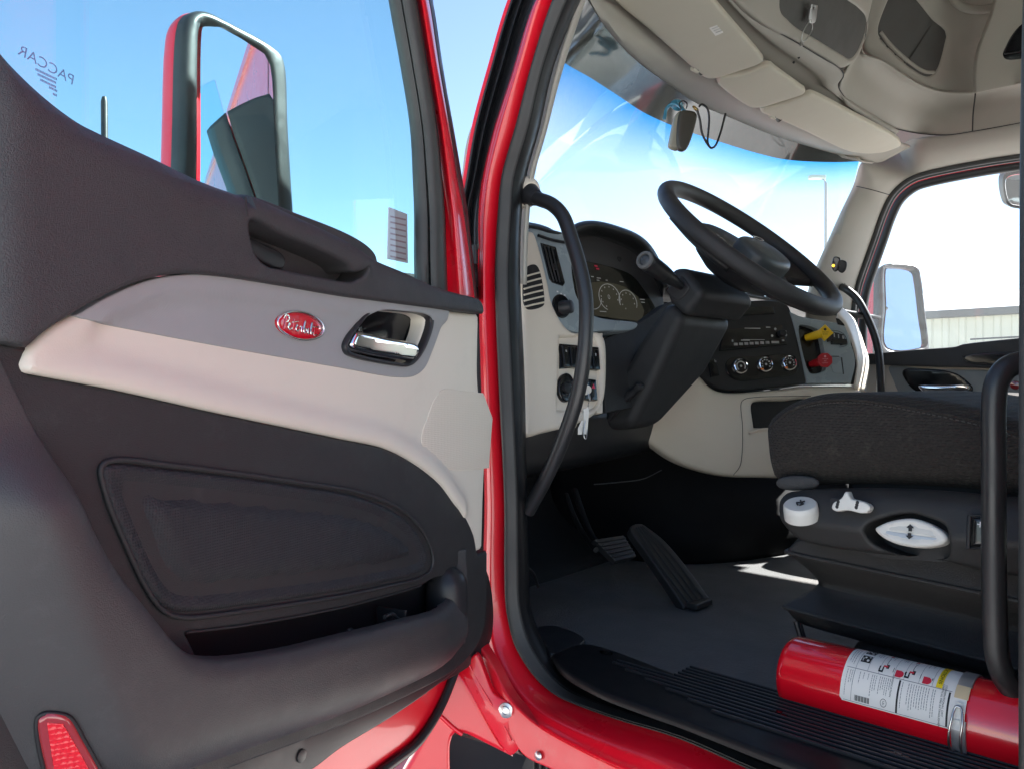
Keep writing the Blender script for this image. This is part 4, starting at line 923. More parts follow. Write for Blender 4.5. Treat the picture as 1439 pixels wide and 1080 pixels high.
# wheel
Wc = at(1054, 345, 1.55); beta = R(42)
wX = V(1, 0, 0); wD = V(0, math.cos(beta), math.sin(beta)); wN = np.cross(wX, wD); wN = wN if wN[2] > 0 else -wN
fW = Fr(Wc, wN, wD)
Rw = .196
rim = [Wc+Rw*(math.cos(t)*wX+math.sin(t)*wD) for t in np.linspace(0, 2*math.pi, 49)[:-1]]
LEA = mat('steering wheel leather', (.028, .026, .026), .42, bump=('grain', 480, .35), var=.1)
whl = tube('steering_wheel', rim, .0165, LEA, truck, closed=True, n=20, sub=3, flat=1.)
# spokes: a hollow dish under the rim carrying the hub
def wl_(x, d, h): return Wc+wX*x+wD*d+wN*h
def sector(t0, t1, r0, r1, h0, h1, n=10, th=.012):
    rows = []
    for r_, h_ in ((r0, h0), ((r0+r1)/2, (h0+h1)/2-.006), (r1, h1)):
        rows.append([wl_(r_*math.cos(t), r_*math.sin(t), h_) for t in np.linspace(t0, t1, n)])
    return rows
for nm, t0, t1 in (('right', -25, 22), ('left', 158, 205), ('lower', 236, 304)):
    loft('wheel_spoke', sector(R(t0), R(t1), .075, Rw-.004, -.03, -.004), LEA, whl, t=.016, nu=3, nv=4, to=Wc+wN)
lathe('wheel_bowl', [(0, -.075), (.055, -.075), (.085, -.06), (.105, -.035), (.108, -.022), (.1, -.018), (0, -.015)], Wc, wN, PLASF, whl, n=40)
hubp = [(.07*math.copysign(abs(math.cos(t))**.8, math.cos(t)), .05*math.copysign(abs(math.sin(t))**.8, math.sin(t))-.03) for t in np.linspace(0, 2*math.pi, 33)[:-1]]
fH = Fr(wl_(.012, 0, .012), wN, wD)
pad('airbag_cover', hubp, fH, mat('airbag plastic', (.06, .066, .068), .45, bump=('noise', 600, .2)), whl, bev=.012, base=-.035, step=.012, local=True, hf=lambda a, b, d: .006*np.clip(d/.05, 0, 1))
tube('airbag_badge', [fH.L(.018*math.cos(t), .007*math.sin(t)+.0, .006) for t in np.linspace(0, 2*math.pi, 25)[:-1]], .0013, CHR, whl, closed=True, sub=1, n=6)
for sx in (-1, 1):
    bp = [(sx*.088, .022), (sx*.118, .03), (sx*.122, -.018), (sx*.09, -.026)]
    fB = Fr(wl_(0, 0, -.004), wN, wD)
    pad('wheel_button_pad', bp, fB, GLOSB, whl, bev=.004, base=-.02, step=.008, local=True)
    mb = MB()
    for i in range(3):
        for j in range(2): mb.add(box_vf(fB.L(sx*(.097+j*.014), .016-i*.016, .0006), fB.ex*.0035, fB.ey*.0035, fB.n*.0008))
    mb.build('wheel_button', mat('grey wheel buttons', (.16, .17, .18), .35) if sx < 0 else MATS['grey wheel buttons'], whl)

# ================================================================ grab handles
hp = [at(747, 275, 1.262), at(757, 280, 1.25), at(775, 287, 1.235), at(791, 303, 1.22), at(803, 335, 1.205), at(815, 375, 1.19), at(823.5, 420, 1.18), at(824, 460, 1.175), at(820, 510, 1.175), at(812, 555, 1.18), at(798, 600, 1.19), at(780, 645, 1.205), at(762, 682, 1.22), at(742, 718, 1.24)]
gh = tube('grab_handle', hp, .0112, METB, truck, n=20, sub=5)
lathe('handle_mount', [(.0195, -.012), (.0195, 0), (.0125, .022), (.0115, .022)], at(743, 273, 1.268), hp[1]-hp[0], PLASF, gh, n=24)
lathe('handle_boss', [(.026, -.02), (.026, 0), (.0215, .008), (.018, .008)], at(741, 272, 1.272), hp[1]-hp[0], BEIGED, gh, n=24)
hp = [at(1450, 508, .86), at(1428, 511, .86), at(1412, 520, .86), at(1401, 538, .86), at(1397, 570, .86), at(1397, 640, .86), at(1397, 760, .86), at(1399, 880, .86), at(1402, 922, .86), at(1411, 950, .86), at(1426, 972, .86), at(1440, 985, .86)]
tube('grab_handle', hp, .0122, METB, truck, n=20, sub=5)
hp = [at(1180, 402, 2.72), at(1190, 407, 2.68), at(1204, 419, 2.66), at(1217, 441, 2.64), at(1229, 470, 2.62), at(1236, 500, 2.61), at(1238, 540, 2.6), at(1238, 600, 2.6)]
gh = tube('grab_handle', hp, .0125, METB, truck, n=16, sub=4)
lathe('handle_mount', [(.024, -.01), (.024, .004), (.016, .03), (.013, .03)], at(1176, 399.5, 2.735), hp[1]-hp[0], PLASF, gh, n=20)
# ================================================================ windscreen
WT = [on_y(818, -14, .80)*1.0, on_y(837, 20, .83), on_y(864, 57, .905), on_y(901, 92, 1.0), on_y(936, 117, 1.06), on_y(979, 146, 1.105), on_y(1022, 164, 1.115), on_y(1080, 188, 1.10), on_y(1120, 201, 1.075), on_y(1177, 217, 1.0), on_y(1207, 224, .955)]
WB = [V(1.04, 1.12, .285), V(1.11, 1.22, .29), V(1.22, 1.34, .295), V(1.42, 1.46, .3), V(1.62, 1.5, .295), V(1.86, 1.52, .29), V(2.05, 1.51, .285), V(2.25, 1.46, .28), V(2.45, 1.38, .275), V(2.62, 1.25, .27), V(2.74, 1.13, .265)]
WSG = glassmat('windscreen glass', (.94, .98, 1.), .9)[0]
def hazed(name, tint, dust):  # white translucent veil standing in for glare on the panes; dust sets its strength
    m, N, L, T = glassmat(name, tint, .5); out = N['Material Output']; base = out.inputs[0].links[0].from_socket
    tr = N.new('ShaderNodeBsdfTranslucent'); tr.inputs[0].default_value = (.9, .95, .95, 1); mx = N.new('ShaderNodeMixShader'); mx.inputs[0].default_value = dust
    L.new(base, mx.inputs[1]); L.new(tr.outputs[0], mx.inputs[2]); L.new(mx.outputs[0], out.inputs[0]); return m
WSG = hazed('dusty windscreen glass', (.94, .98, 1.), .06)
PGL = hazed('dusty side glass', (.93, .97, 1.), .02)
lerp = lambda a, b, t: a+(b-a)*t
rowsw = [[lerp(a, b, t) for a, b in zip(WT, WB)] for t in (.0, .05, .1, .25, .5, .75, 1.02)]
ws = mk('windscreen', *face_cam(loft_vf(rowsw, 4, 3)), WSG, truck, 60)
# dark ceramic band along the top, then the blue shade band fading out below it
def strip(t0, t1s, n=2, lift=.004):
    out = []
    for t in np.linspace(0, 1, n): out.append([lerp(a, b, t0[i]+(t1s[i]-t0[i])*t)+V(0, -lift, 0) for i, (a, b) in enumerate(zip(WT, WB))])
    return out
FB = [.36, .37, .34, .24, .19, .155, .12, .10, .085, .045, .018]      # foot of the dark band at each station
def proj(p): t = p.dot(LOOK); return 720+F0*p.dot(RT)/t, 540-F0*p[2]/t
BL_ = [(700, 20), (760, 66), (800, 94), (839, 115), (888, 150), (946, 178), (973, 188), (1053, 213), (1120, 227), (1160, 228), (1193, 227.5), (1215, 227)]
FB = []
for a, b in zip(WT, WB):
    f_ = .02
    for t in np.linspace(.01, .6, 120):
        u, v = proj(lerp(a, b, t)); f_ = t
        if v >= np.interp(u, [q[0] for q in BL_], [q[1] for q in BL_]): break
    FB.append(f_)
FRIT = mat('dark shade band', (.075, .08, .075), .07, var=.25, vs=25, rvar=.02, wear=((.22, .1, .08), .3, 60))
mk('shade_band_frit', *face_cam(loft_vf(strip([.0]*11, FB, 3), 4, 2)), FRIT, ws, 60)
TG, N_, L_, T_ = glassmat('blue shade band', (.1, .5, .8), .4)
ca_ = N_.new('ShaderNodeAttribute'); ca_.attribute_name = 'shade'; rp_ = N_.new('ShaderNodeMix'); rp_.data_type = 'RGBA'
rp_.inputs['A'].default_value = (1, 1, 1, 1); rp_.inputs['B'].default_value = (.08, .46, .72, 1); L_.new(ca_.outputs['Fac'], rp_.inputs['Factor']); L_.new(rp_.outputs['Result'], T_.inputs['Color'])
TW = [.22, .24, .24, .24, .22, .2, .2, .2, .2, .2, .2]
n_ = 9; st = strip([f-.004 for f in FB], [f+t for f, t in zip(FB, TW)], n_, .003)
vf_ = loft_vf(st, 4, 2); tint = mk('blue_shade_band', *vf_, TG, ws, 60)
K_ = (n_-1)*2+1; at_ = tint.data.attributes.new('shade', 'FLOAT', 'POINT')
at_.data.foreach_set('value', [(1-(i % K_)/(K_-1))**1.3 for i in range(len(tint.data.vertices))])
loft('roof_cap', [[p+V(0, .05, .025) for p in WT], [V(p[0], .97, 1.0) for p in WT], [V(p[0], .80, 1.23) for p in WT]], RED, truck, t=.006, nu=3, nv=3, to=(1.8, 3, 3))
loft('roof_lining', [[p+V(0, .03, .018) for p in WT], [V(p[0], .95, .98) for p in WT], [V(p[0], .78, 1.165) for p in WT]], HEAD, truck, t=.006, nu=3, nv=3, to=(1.8, 0, 0))
loft('roof_cap', [[on_x(700, -60, .84), V(.85, .72, .66), V(.86, .80, 1.0)], [WT[0]+V(-.02, .05, .03), V(1.0, .9, .66), V(1.0, .9, 1.0)]], RED, truck, t=.006, nu=2, nv=2, to=(0, 3, 1)) if False else None
# driver's side windscreen pillar, inside
dpil = loft('pillar_trim', [[on_x(822, -20, .925), on_x(787, 90, .925), on_x(766, 180, .925), on_x(747, 250, .925), on_x(740, 320, .925), on_x(738, 400, .925)],
    [on_x(827, -10, .945), on_x(791, 100, .945), on_x(770, 180, .945), on_x(751, 250, .945), on_x(743, 320, .945), on_x(740, 400, .945)],
    [V(1.0, .95, .64), V(1.0, 1.0, .54), V(1.0, 1.07, .47), V(1.0, 1.09, .4), V(1.0, 1.1, .3), V(1.0, 1.12, .2)]], HEAD, truck, t=.004, to=(.9, 0, 0), nv=3)
# ================================================================ headliner and overhead console
VP = Fr((2.4, .93, .707), (0, -.287, -.958), (0, -1, .3))
VFR = [(862, 0), (905, 36), (940, 66), (975, 96), (1010, 122), (1047, 147), (1070, 160), (1120, 184), (1190, 214), (1222, 223), (1240, 228)]
VRR = [(1003, 0), (1040, 46), (1070, 84), (1083, 90), (1110, 112), (1130, 130), (1150, 134), (1200, 161), (1250, 188), (1266, 201), (1280, 207)]
vp = VP.off(-.028)
hl = loft('headliner', [[p+V(0, .012, .012) for p in WT], [p+V(0, -.006, -.003) for p in WT], [lerp(a, vp.P(*q), .45)+V(0, 0, -.004) for a, q in zip(WT, VFR)], [vp.P(*q) for q in VFR], [vp.P((2*a[0]+b[0])/3, (2*a[1]+b[1])/3) for a, b in zip(VFR, VRR)], [vp.P(*q) for q in VRR]], HEAD, truck, t=.006, nu=4, nv=3, to=(1.6, .3, -.5))
SEAM = [(1000, -36), (1033, 0), (1070, 31), (1127, 64), (1160, 84), (1180, 96), (1186, 107), (1179, 118), (1182, 129), (1210, 158), (1253, 179), (1293, 188), (1330, 190), (1367, 185), (1439, 172), (1520, 156)]
def seam3(u, v, dz=0):
    # the console's foot: level, bending along the side rail on the right
    p = on_z(u, v, .795+dz)
    if p[0] > 2.7 or u > 1300: q = on_x(u, v, 2.70); p = q if u > 1300 else p
    return p
S3 = [seam3(*q) for q in SEAM]
C2e = VRR + [(1290, 203)]
g3 = [vp.P(*q) for q in [(985, -22), (1003, 0), (1040, 46), (1072, 84), (1095, 100), (1115, 116), (1130, 128), (1140, 133), (1165, 143), (1215, 170), (1266, 200)]]
fm = [S3[0], S3[1], S3[2], S3[3], S3[4], S3[5], S3[6], S3[7], S3[8], S3[9], S3[10]]
loft('header_panel', [[p+V(0, .06, .015) for p in g3], [p+V(0, .02, .022) for p in g3], [lerp(a, b, .25)+V(0, .0, .022) for a, b in zip(g3, fm)], [lerp(a, b, .5)+V(0, 0, .006) for a, b in zip(g3, fm)], [lerp(a, b, .8) for a, b in zip(g3, fm)], fm], CONS, hl, t=.005, nu=4, nv=4, to=(1.6, .3, -.5))
tube('console_seam', [p-nrm(p)*.002 for p in S3], .0014, INK, hl, n=6, sub=5)
# cubby face: upright panel rearwards of the windscreen header, with two open bins
F1 = Fr((2.0, .80, .8), (.02, -.93, -.36))
BIN1 = [(1108, -60, 1), (1148, -60, 1), (1186, -4), (1207, 12), (1218, 26), (1218, 40), (1211, 62), (1203, 77), (1196, 82), (1186, 77), (1142, 50), (1124, 40), (1110, 28), (1098, 10)]
cons = pad('overhead_console', [(960, -120, 1), (960, -80, 1), (1000, -36), (1033, 0), (1070, 31), (1127, 64), (1160, 84), (1180, 96), (1190, 95), (1205, 84), (1215, 62), (1221, 30), (1228, 0), (1240, -120, 1)], F1, CONS, truck, bev=.008, base=-.03, step=.02,
    holes=[BIN1])
CAVSHADE = mat('bin plastic with painted shade', (.055, .052, .046), .6, bump=('noise', 500, .2), var=.1)  # plastic darkened in colour to paint the shade inside bins and recesses
bin_ = [(1096, -70), (1150, -66), (1190, -6), (1212, 12), (1222, 26), (1220, 44), (1212, 70), (1204, 82), (1196, 88), (1184, 82), (1140, 56), (1104, 34)]
def bin_loft(name, fr, hole, sc_, sh, depth, m_, par):
    """an open bin behind a hole: a flared lip, then a deep pocket"""
    q = spoly([fr.hit(p[0], p[1]) for p in hole], .008); c2 = q.mean(0); rows = []; n = len(q)
    for k in range(n+1):
        p = q[k % n]; o_ = c2+(p-c2)*1.07; i_ = c2+(p-c2)*sc_+np.array(sh)
        rows.append([fr.L(*o_, -.003), fr.L(*(c2+(p-c2)*.97), -.008), fr.L(*(p*.25+i_*.75), -.022), fr.L(*i_, -.04), fr.L(*(c2+(i_-c2)*.9), -depth)])
    v, f = loft_vf(rows, 1, 1, smooth=False); v = np.asarray(v); c = v.mean(0); K = 5
    rim = [t for t in f if min(x % K for x in t) < 3]; deep = [t for t in f if t not in rim]+[tuple(k*K+4 for k in range(n))]
    mk('bin_rim', *face_cam((v, rim), c+fr.n*.5), CONS, par, 60)
    return mk(name, *face_cam((v, deep), c+fr.n*.5), m_, par, 30)
inner1 = [(1110, -60), (1150, -50), (1180, 6), (1192, 44), (1194, 50), (1194, 56), (1192, 64), (1190, 74), (1188, 78), (1180, 74), (1143, 51), (1116, 36)]
bin_loft('overhead_bin', F1, BIN1, .84, (-.006, .004), .28, CAVSHADE, cons)
pad('bin_divider', [(1118, -50, 1), (1150, -50, 1), (1146, 30, 1), (1136, 52, 1), (1120, 38, 1)], F1.off(-.02), CONS, cons, bev=.004, base=-.15, step=.02)
# side wing of the console: ridge, lower belly, and the deep slot bin
F2 = Fr((2.25, .77, .9), (-.38, -.86, -.34))
belly_lo = [S3[5], S3[6]*.999, S3[7], S3[8], S3[9], S3[10], S3[11], S3[12], S3[13], S3[14], S3[15]]
RID = [(1210, 60), (1206, 80), (1203, 92), (1212, 76), (1240, 88), (1270, 108), (1296, 123), (1328, 132), (1375, 132), (1439, 118), (1520, 102)]
RT_ = [2.16, 2.15, 2.14, 2.17, 2.22, 2.28, 2.33, 2.36, 2.32, 2.22, 2.12]
RID3 = [at(u, v, t) for (u, v), t in zip(RID, RT_)]
sel = [0, 3, 4, 5, 6, 7, 8, 9, 10]
lo = [belly_lo[i] for i in (1, 3, 4, 5, 6, 7, 8, 9, 10)]; hi = [RID3[i] for i in sel]
def bulge(a, b, t, amt): m_ = lerp(a, b, t); return m_+nrm(m_)*amt
loft('console_belly', [lo, [bulge(a, b, .3, .012) for a, b in zip(lo, hi)], [bulge(a, b, .65, .03) for a, b in zip(lo, hi)], [bulge(a, b, .92, .02) for a, b in zip(lo, hi)], [p+V(0, 0, .004) for p in hi]], CONS, cons, t=.005, nu=5, nv=5)
# upper wing above the ridge: two facets with the slot cut through
F3 = Fr(at(1300, 100, 2.33), (-.46, -.74, -.49))
SLOT = [(1236, 40), (1246, 10), (1254, -6), (1262, -12), (1280, -6), (1310, 28), (1330, 48), (1328, 62), (1318, 96), (1311, 105), (1304, 107), (1280, 94), (1250, 68), (1238, 54)]
pad('console_wing', [(1214, 62, 1), (1216, 72), (1240, 88), (1270, 108), (1296, 122), (1328, 131), (1372, 131.5, 1), (1374, 80), (1396, 16, 1), (1440, -120, 1), (1222, -120, 1)], F3, CONS, cons, bev=.008, base=-.02, step=.02, holes=[SLOT])
slot_i = [(1240, 34), (1250, 10), (1256, -4), (1262, -8), (1276, -2), (1300, 26), (1314, 44), (1316, 52), (1313, 82), (1311, 93), (1304, 92), (1280, 74), (1256, 52), (1244, 42)]
bin_loft('console_slot', F3, SLOT, .82, (-.006, .006), .2, CAVSHADE, cons)
tube('slot_lip', [F3.off(-.006).P(*p) for p in [(1237, 45), (1252, 64), (1280, 89), (1300, 101), (1312, 102)]], .006, CONS, cons, n=10)
F4 = Fr(at(1410, 90, 2.22), (-.72, -.45, -.5))
pad('console_side', [(1371, 132, 1), (1374, 80), (1396, 16), (1420, -80, 1), (1600, -80, 1), (1600, 84, 1), (1439, 118)], F4, CONS, cons, bev=.004, base=-.02, step=.03)
pad('speaker_slot', [(1410, 77), (1414, 66), (1424, 48), (1440, 32), (1480, 20, 1), (1480, 76, 1), (1415, 84)], F4.off(.002), GLOSB, cons, bev=.003, base=-.005, step=.02)
tube('speaker_slot_rim', [F4.off(.003).P(*p) for p in [(1412, 76), (1425, 74), (1445, 70), (1480, 62)]], .002, PLASF, cons, n=8)
loft('side_rail', [[S3[11], S3[12], S3[13], S3[14], S3[15]], [p+V(.0, 0, .02) for p in (hi[5], hi[6], hi[7]*1.0, hi[7], hi[8])]][:1]+[[S3[i]+V(.01, 0, -.004) for i in (11, 12, 13, 14, 15)]], CONS, cons, t=.004, nv=1) if False else None
tube('console_joint', [at(1396, 14, 2.30), at(1384, 50, 2.305), at(1373, 92, 2.31), at(1371, 133, 2.31), at(1368, 160, 2.34), at(1367, 185, 2.36)], .002, INK, cons, n=6)
loft('console_roof', [[at(960, -110, 1.6), at(1222, -110, 2.0), at(1440, -110, 2.2), at(1700, -110, 2.0)], [V(1.2, -.2, 1.16), V(1.6, -.3, 1.17), V(2.2, -.3, 1.17), V(2.8, -.3, 1.0)]], HEAD, cons, t=.01, nu=3, nv=2, to=(1.6, 0, 0))
tube('roof_bulge', [at(1330, -40, 2.2), at(1345, 4, 2.22), at(1372, 14, 2.22), at(1410, 8, 2.2), at(1439, 0, 2.15)], .012, CONS, cons, n=12)
for u, v in ((1123, 81), (1116, 88)):
    p = seam3(u, v); p = p*.985
    lathe('trim_clip_hole', [(0, 0), (.003, 0), (.002, .0006), (0, .0006)], p, -nrm(p), INK, cons, n=10)
# sun visors
def visor(pts, label, clip=None, tag_=None):
    v_ = pad('sun_visor', pts, VP, VIS, truck, bev=.007, base=-.014, step=.02, hf=lambda a, b, d: .0015*np.clip(d/.03, 0, 1))
    v_['label'] = label
    if clip:
        u, w_ = clip
        lathe('visor_clip', [(0, -.012), (.006, -.011), (.006, .011), (0, .012)], VP.off(-.004).P(u, w_), VP.ex, VIS, v_, n=12)
        pad('clip_recess', [(u+5, w_-3), (u+17, w_-2), (u+12, w_+7), (u+8, w_+9)], VP.off(.0016), CAVSHADE, v_, bev=.002, base=-.002, step=.01, hf=lambda a, b, d: -.004*np.clip(d/.004, 0, 1))
    return v_
va = visor([(820, -60, 1), (862, 0), (910, 41), (968, 92), (982, 104), (992, 111), (1004, 112), (1040, 101), (1066, 92), (1074, 86), (1071, 80), (1040, 44), (1003, 0), (960, -60, 1)], 'long cream sun visor on the driver side', (977, 98))
pad('visor_sticker', [(997, 40, 1), (1008, 36, 1), (1017, 46, 1), (1006, 51, 1)], VP.off(.0022), PAPER, va, bev=.0004, base=-.0006, step=.02)
mb = MB()
for k in range(3): mb.add(tube_vf([VP.off(.0026).P(1001+k*2.6, 41+k*2.7), VP.off(.0026).P(1010+k*2.4, 37.5+k*2.9)], .0006, n=5, sub=0))
mb.build('sticker_print', MATS['dim white print'], va, 0)
visor([(1009, 118), (1013, 111), (1048, 104), (1078, 94), (1084, 93), (1092, 99), (1128, 125), (1133, 129), (1131, 133), (1098, 144), (1072, 152), (1058, 153), (1046, 148), (1014, 124)], 'short cream sun visor in the middle', None)
visor([(1070, 158), (1074, 154), (1104, 146), (1132, 135), (1140, 133), (1148, 135), (1200, 162), (1256, 192), (1267, 202), (1266, 206), (1246, 214), (1226, 217), (1204, 216), (1190, 213), (1128, 184), (1092, 168)], 'long cream sun visor on the passenger side', (1086, 164))

# ================================================================ passenger side: pillar, header, door
SEALC = [(1500, 203), (1439, 215.5), (1390, 223), (1336, 233), (1300, 241), (1282, 247), (1265, 258), (1250, 274), (1238, 298), (1226, 332), (1214, 366), (1202, 402), (1197, 430), (1196, 470), (1196, 540)]
IN_ = [(1500, 160), (1439, 173), (1390, 182), (1336, 191), (1290, 197), (1262, 212), (1228, 226), (1214, 232), (1204, 262), (1186, 300), (1166, 345), (1148, 385), (1140, 410), (1136, 450), (1136, 520)]
xo_ = [2.80]*15
outr = [on_x(u, v, 2.80) for u, v in SEALC]
inr = []
for i, (u, v) in enumerate(IN_):
    inr.append(on_x(u, v, 2.705) if i < 5 else on_y(u, v, [.92, .955, .965, 1.0, 1.03, 1.07, 1.11, 1.14, 1.15, 1.15][i-5]))
ptrim = loft('pillar_trim', [[p*1.004+V(.0, .01, .006) for p in inr], inr, [bulge(a, b, .35, -.018) for a, b in zip(inr, outr)], [bulge(a, b, .8, -.014) for a, b in zip(inr, outr)], outr, [p+V(.03, .0, 0) for p in outr]], HEAD, truck, t=.005, nu=5, nv=4, to=(1.6, .2, 0))
loft('rail_backing', [[at(1215, 222, 2.80), at(1250, 206, 2.86), at(1292, 200, 2.80), at(1360, 188, 2.62), at(1500, 160, 2.2)], [at(1205, 180, 2.75), at(1250, 170, 2.75), at(1292, 165, 2.7), at(1360, 150, 2.55), at(1500, 120, 2.2)]], CONS, ptrim, t=.004, nv=2)
tube('pillar_joint', [at(1204, 262, 2.515), at(1222, 266, 2.46), at(1240, 271, 2.47), at(1250, 274, 2.50)], .0014, INK, ptrim, n=6)
def sealtube(name, off_, x_, r_, m_, par, flat=1.):
    pts = []
    for i, (u, v) in enumerate(SEALC):
        nx, ny = (SEALC[min(i+1, 14)][0]-SEALC[max(i-1, 0)][0]), (SEALC[min(i+1, 14)][1]-SEALC[max(i-1, 0)][1]); l_ = math.hypot(nx, ny)
        pts.append(on_x(u-ny/l_*off_, v+nx/l_*off_, x_))
    return tube(name, pts, r_, m_, par, n=12, sub=5, flat=flat)
sealtube('door_weatherstrip', -3, 2.81, .010, RUBG, ptrim); sealtube('door_weatherstrip', -7, 2.83, .0085, RUB, ptrim)
pdoor_pts = []
pd = Fr((2.86, .5, 0), (-1, 0, 0))
pdo = pad('passenger_door', [(1196, 505, 1), (1600, 505, 1), (1600, 760, 1), (1196, 760, 1)], pd, BEIGED, truck, bev=.004, base=-.05, step=.06)
pdo['label'] = 'closed passenger door with dark belt trim and chrome handle'
sealtube('window_sash', -11, 2.885, .006, RED, pdo, 1.); sealtube('window_rubber', -17, 2.89, .015, RUB, pdo, 1.)
pad('belt_trim', [(1190, 499, 1), (1243, 495), (1290, 491), (1345, 486.5), (1352, 484), (1439, 474, 1), (1600, 458, 1), (1600, 530, 1), (1439, 519), (1300, 515), (1243, 513), (1190, 511, 1)], pd.off(.035), SKIN, pdo, bev=.006, base=-.09, step=.02)
pad('pull_cup', [(1354, 505), (1358, 500), (1380, 496), (1420, 494), (1470, 490, 1), (1470, 508, 1), (1400, 511), (1364, 509)], pd.off(.0365), GLOSB, pdo, bev=.002, base=-.004, step=.02)
tube('pull_cup_rim', [pd.off(.037).P(*p) for p in [(1353, 500), (1356, 507), (1368, 510.5), (1400, 512), (1470, 512)]], .003, PLAS, pdo, n=8)
pad('door_panel_trim', [(1250, 515), (1300, 518), (1480, 522, 1), (1480, 590, 1), (1300, 590, 1), (1268, 560), (1256, 535)], pd.off(.006), GREYT, pdo, bev=.003, base=-.01, step=.03)
pad('handle_bezel', [(1268, 524), (1271, 519), (1290, 518), (1322, 520), (1344, 525), (1360, 536), (1367, 545), (1365, 551), (1340, 553), (1294, 552), (1282, 546), (1273, 535)], pd.off(.012), GLOSB, pdo, bev=.004, base=-.02, step=.012)
pad('handle', [(1289, 542), (1294, 540.5), (1330, 540.5), (1357, 539.5), (1363, 543), (1361, 548), (1350, 549.5), (1298, 550.5), (1293, 547)], pd.off(.028), CHR, pdo, bev=.008, base=-.012, step=.01)
gl = mk('window_glass', [on_x(1180, 520, 2.90), on_x(1600, 520, 2.90), on_x(1600, 150, 2.90), on_x(1180, 230, 2.90)], [(0, 1, 2, 3)], PGL, pdo, 0)
lathe('door_light', [(0, 0), (.014, 0), (.012, .006), (0, .008)], pd.off(.007).P(1427, 541), pd.n, REFB, pdo, n=18)
# sensor clipped to the pillar
sp = at(1176, 374, 2.42); fs = Fr(sp, -nrm(sp))
sn = pad('pillar_sensor', [(1169, 375), (1173, 361), (1181, 363), (1178, 380), (1173, 382)], fs, GLOSB, truck, bev=.003, base=-.02, step=.01)
pad('sensor_lead', [(1179, 366), (1190, 368), (1189, 380), (1184, 384), (1177, 379)], fs.off(-.006), PLASF, sn, bev=.004, base=-.02, step=.01)
lathe('sensor_lamp', [(0, 0), (.0045, 0), (.003, .002), (0, .002)], fs.off(.0005).P(1171.5, 373.5), fs.n, AMB, sn, n=14)

# ================================================================ side mirrors
def mirror(face, outl, glass, depth, par, capfr=.62, gn=None):
    F_ = face
    h = pad('side_mirror', outl, F_, RUB, par, bev=.012, base=-depth*capfr, step=.02, holes=[glass])
    o_ = np.array([F_.hit(*p[:2]) for p in outl]); c_ = o_.mean(0)
    rws = []
    for k in range(len(outl)+1):
        q = o_[k % len(outl)]
        rws.append([F_.L(*(c_+(q-c_)*s_), -z_) for s_, z_ in ((1.0, depth*capfr), (1.005, depth*(capfr+.1)), (.97, depth*.88), (.86, depth*.98), (.6, depth*1.03), (.0, depth*1.05))])
    v, f = loft_vf(rws, 4, 4)
    mk('mirror_cap', *face_cam((v, f), F_.o+F_.n*-5), RED, h, 50)
    G_ = F_.off(-.018) if gn is None else Fr(F_.o-F_.n*.03, gn)
    pad('mirror_glass', [(c[0], c[1]) for c in glass], G_, MIRR, h, bev=0, base=-.004, step=.03)
    return h
FM = Fr((.524, 1.185, .4), (.245, -.97, 0))
m1 = mirror(FM, [(252, 330), (256, 200), (262, 40), (268, 22), (277, 15), (292, 14), (330, 32), (384, 62), (399, 76), (405, 95), (409, 180), (418, 330), (426, 470), (425, 520), (260, 520), (247, 480)],
    [(279, 420), (282, 230), (284, 45), (287, 33), (296, 33), (340, 55), (372, 76), (380, 92), (386, 190), (394, 330), (402, 470), (280, 470)], .06, truck, .4, gn=(-.18, -.983, .0))
m1['label'] = 'driver side mirror seen through the door window'
mb = MB(); mb.add(tube_vf([V(.60, 1.24, .1), V(.68, 1.22, .07), V(.84, 1.2, .05)], .02, n=12)); mb.add(tube_vf([V(.60, 1.24, .2), V(.70, 1.22, .18), V(.84, 1.2, .16)], .016, n=12)); mb.build('mirror_arm', RUB, m1)
FP = Fr(on_x(1270, 430, 3.12), (-.57, -.82, .28))
m2 = mirror(FP, [(1236, 500), (1236, 430), (1238, 380), (1243, 371.5), (1252, 369), (1284, 371), (1293, 376), (1297, 390), (1303, 440), (1308, 492), (1306, 520), (1240, 520)],
    [(1247, 488), (1246, 430), (1245.5, 380), (1248, 375), (1256, 374), (1280, 376), (1288, 380), (1291, 392), (1297, 440), (1302, 482), (1298, 487)], .16, truck, .22)
m2['label'] = 'passenger side mirror reflecting blue sky'
mb = MB(); mb.add(tube_vf([V(3.18, 1.0, -.1), V(3.0, 1.1, -.1), V(2.88, 1.14, -.1)], .02, n=12)); mb.build('mirror_arm', RUB, m2)
FL = Fr(on_x(1428, 268, 3.02), (-.8, -.45, -.35))
lm = pad('look_down_mirror', [(1411, 250), (1416, 243), (1440, 237), (1500, 236), (1500, 300), (1440, 295), (1420, 291), (1414, 282)], FL, PLASF, truck, bev=.008, base=-.05, step=.02)
lm['label'] = 'small look-down mirror above the passenger window'
pad('look_down_glass', [(1414, 253), (1419, 248), (1440, 244), (1496, 243), (1496, 294), (1440, 290), (1422, 287), (1417, 280)], FL.off(.0035), MIRR, lm, bev=.002, base=-.003, step=.02)
# whip on the nose, seen over the door trim
an = lathe('antenna', [(0, -.5), (.006, -.5), (.0055, -.01), (.0035, -.002), (0, 0)], at(147, 135, 1.32), (0.0, .02, 1), RUB, truck, n=14)
ar = at(147, 135, 1.32)
tube('antenna_bracket', [ar+V(0, 0, -.48), ar+V(.12, .0, -.5), V(.86, 1.3, ar[2]-.55)], .01, RUB, an, n=10)
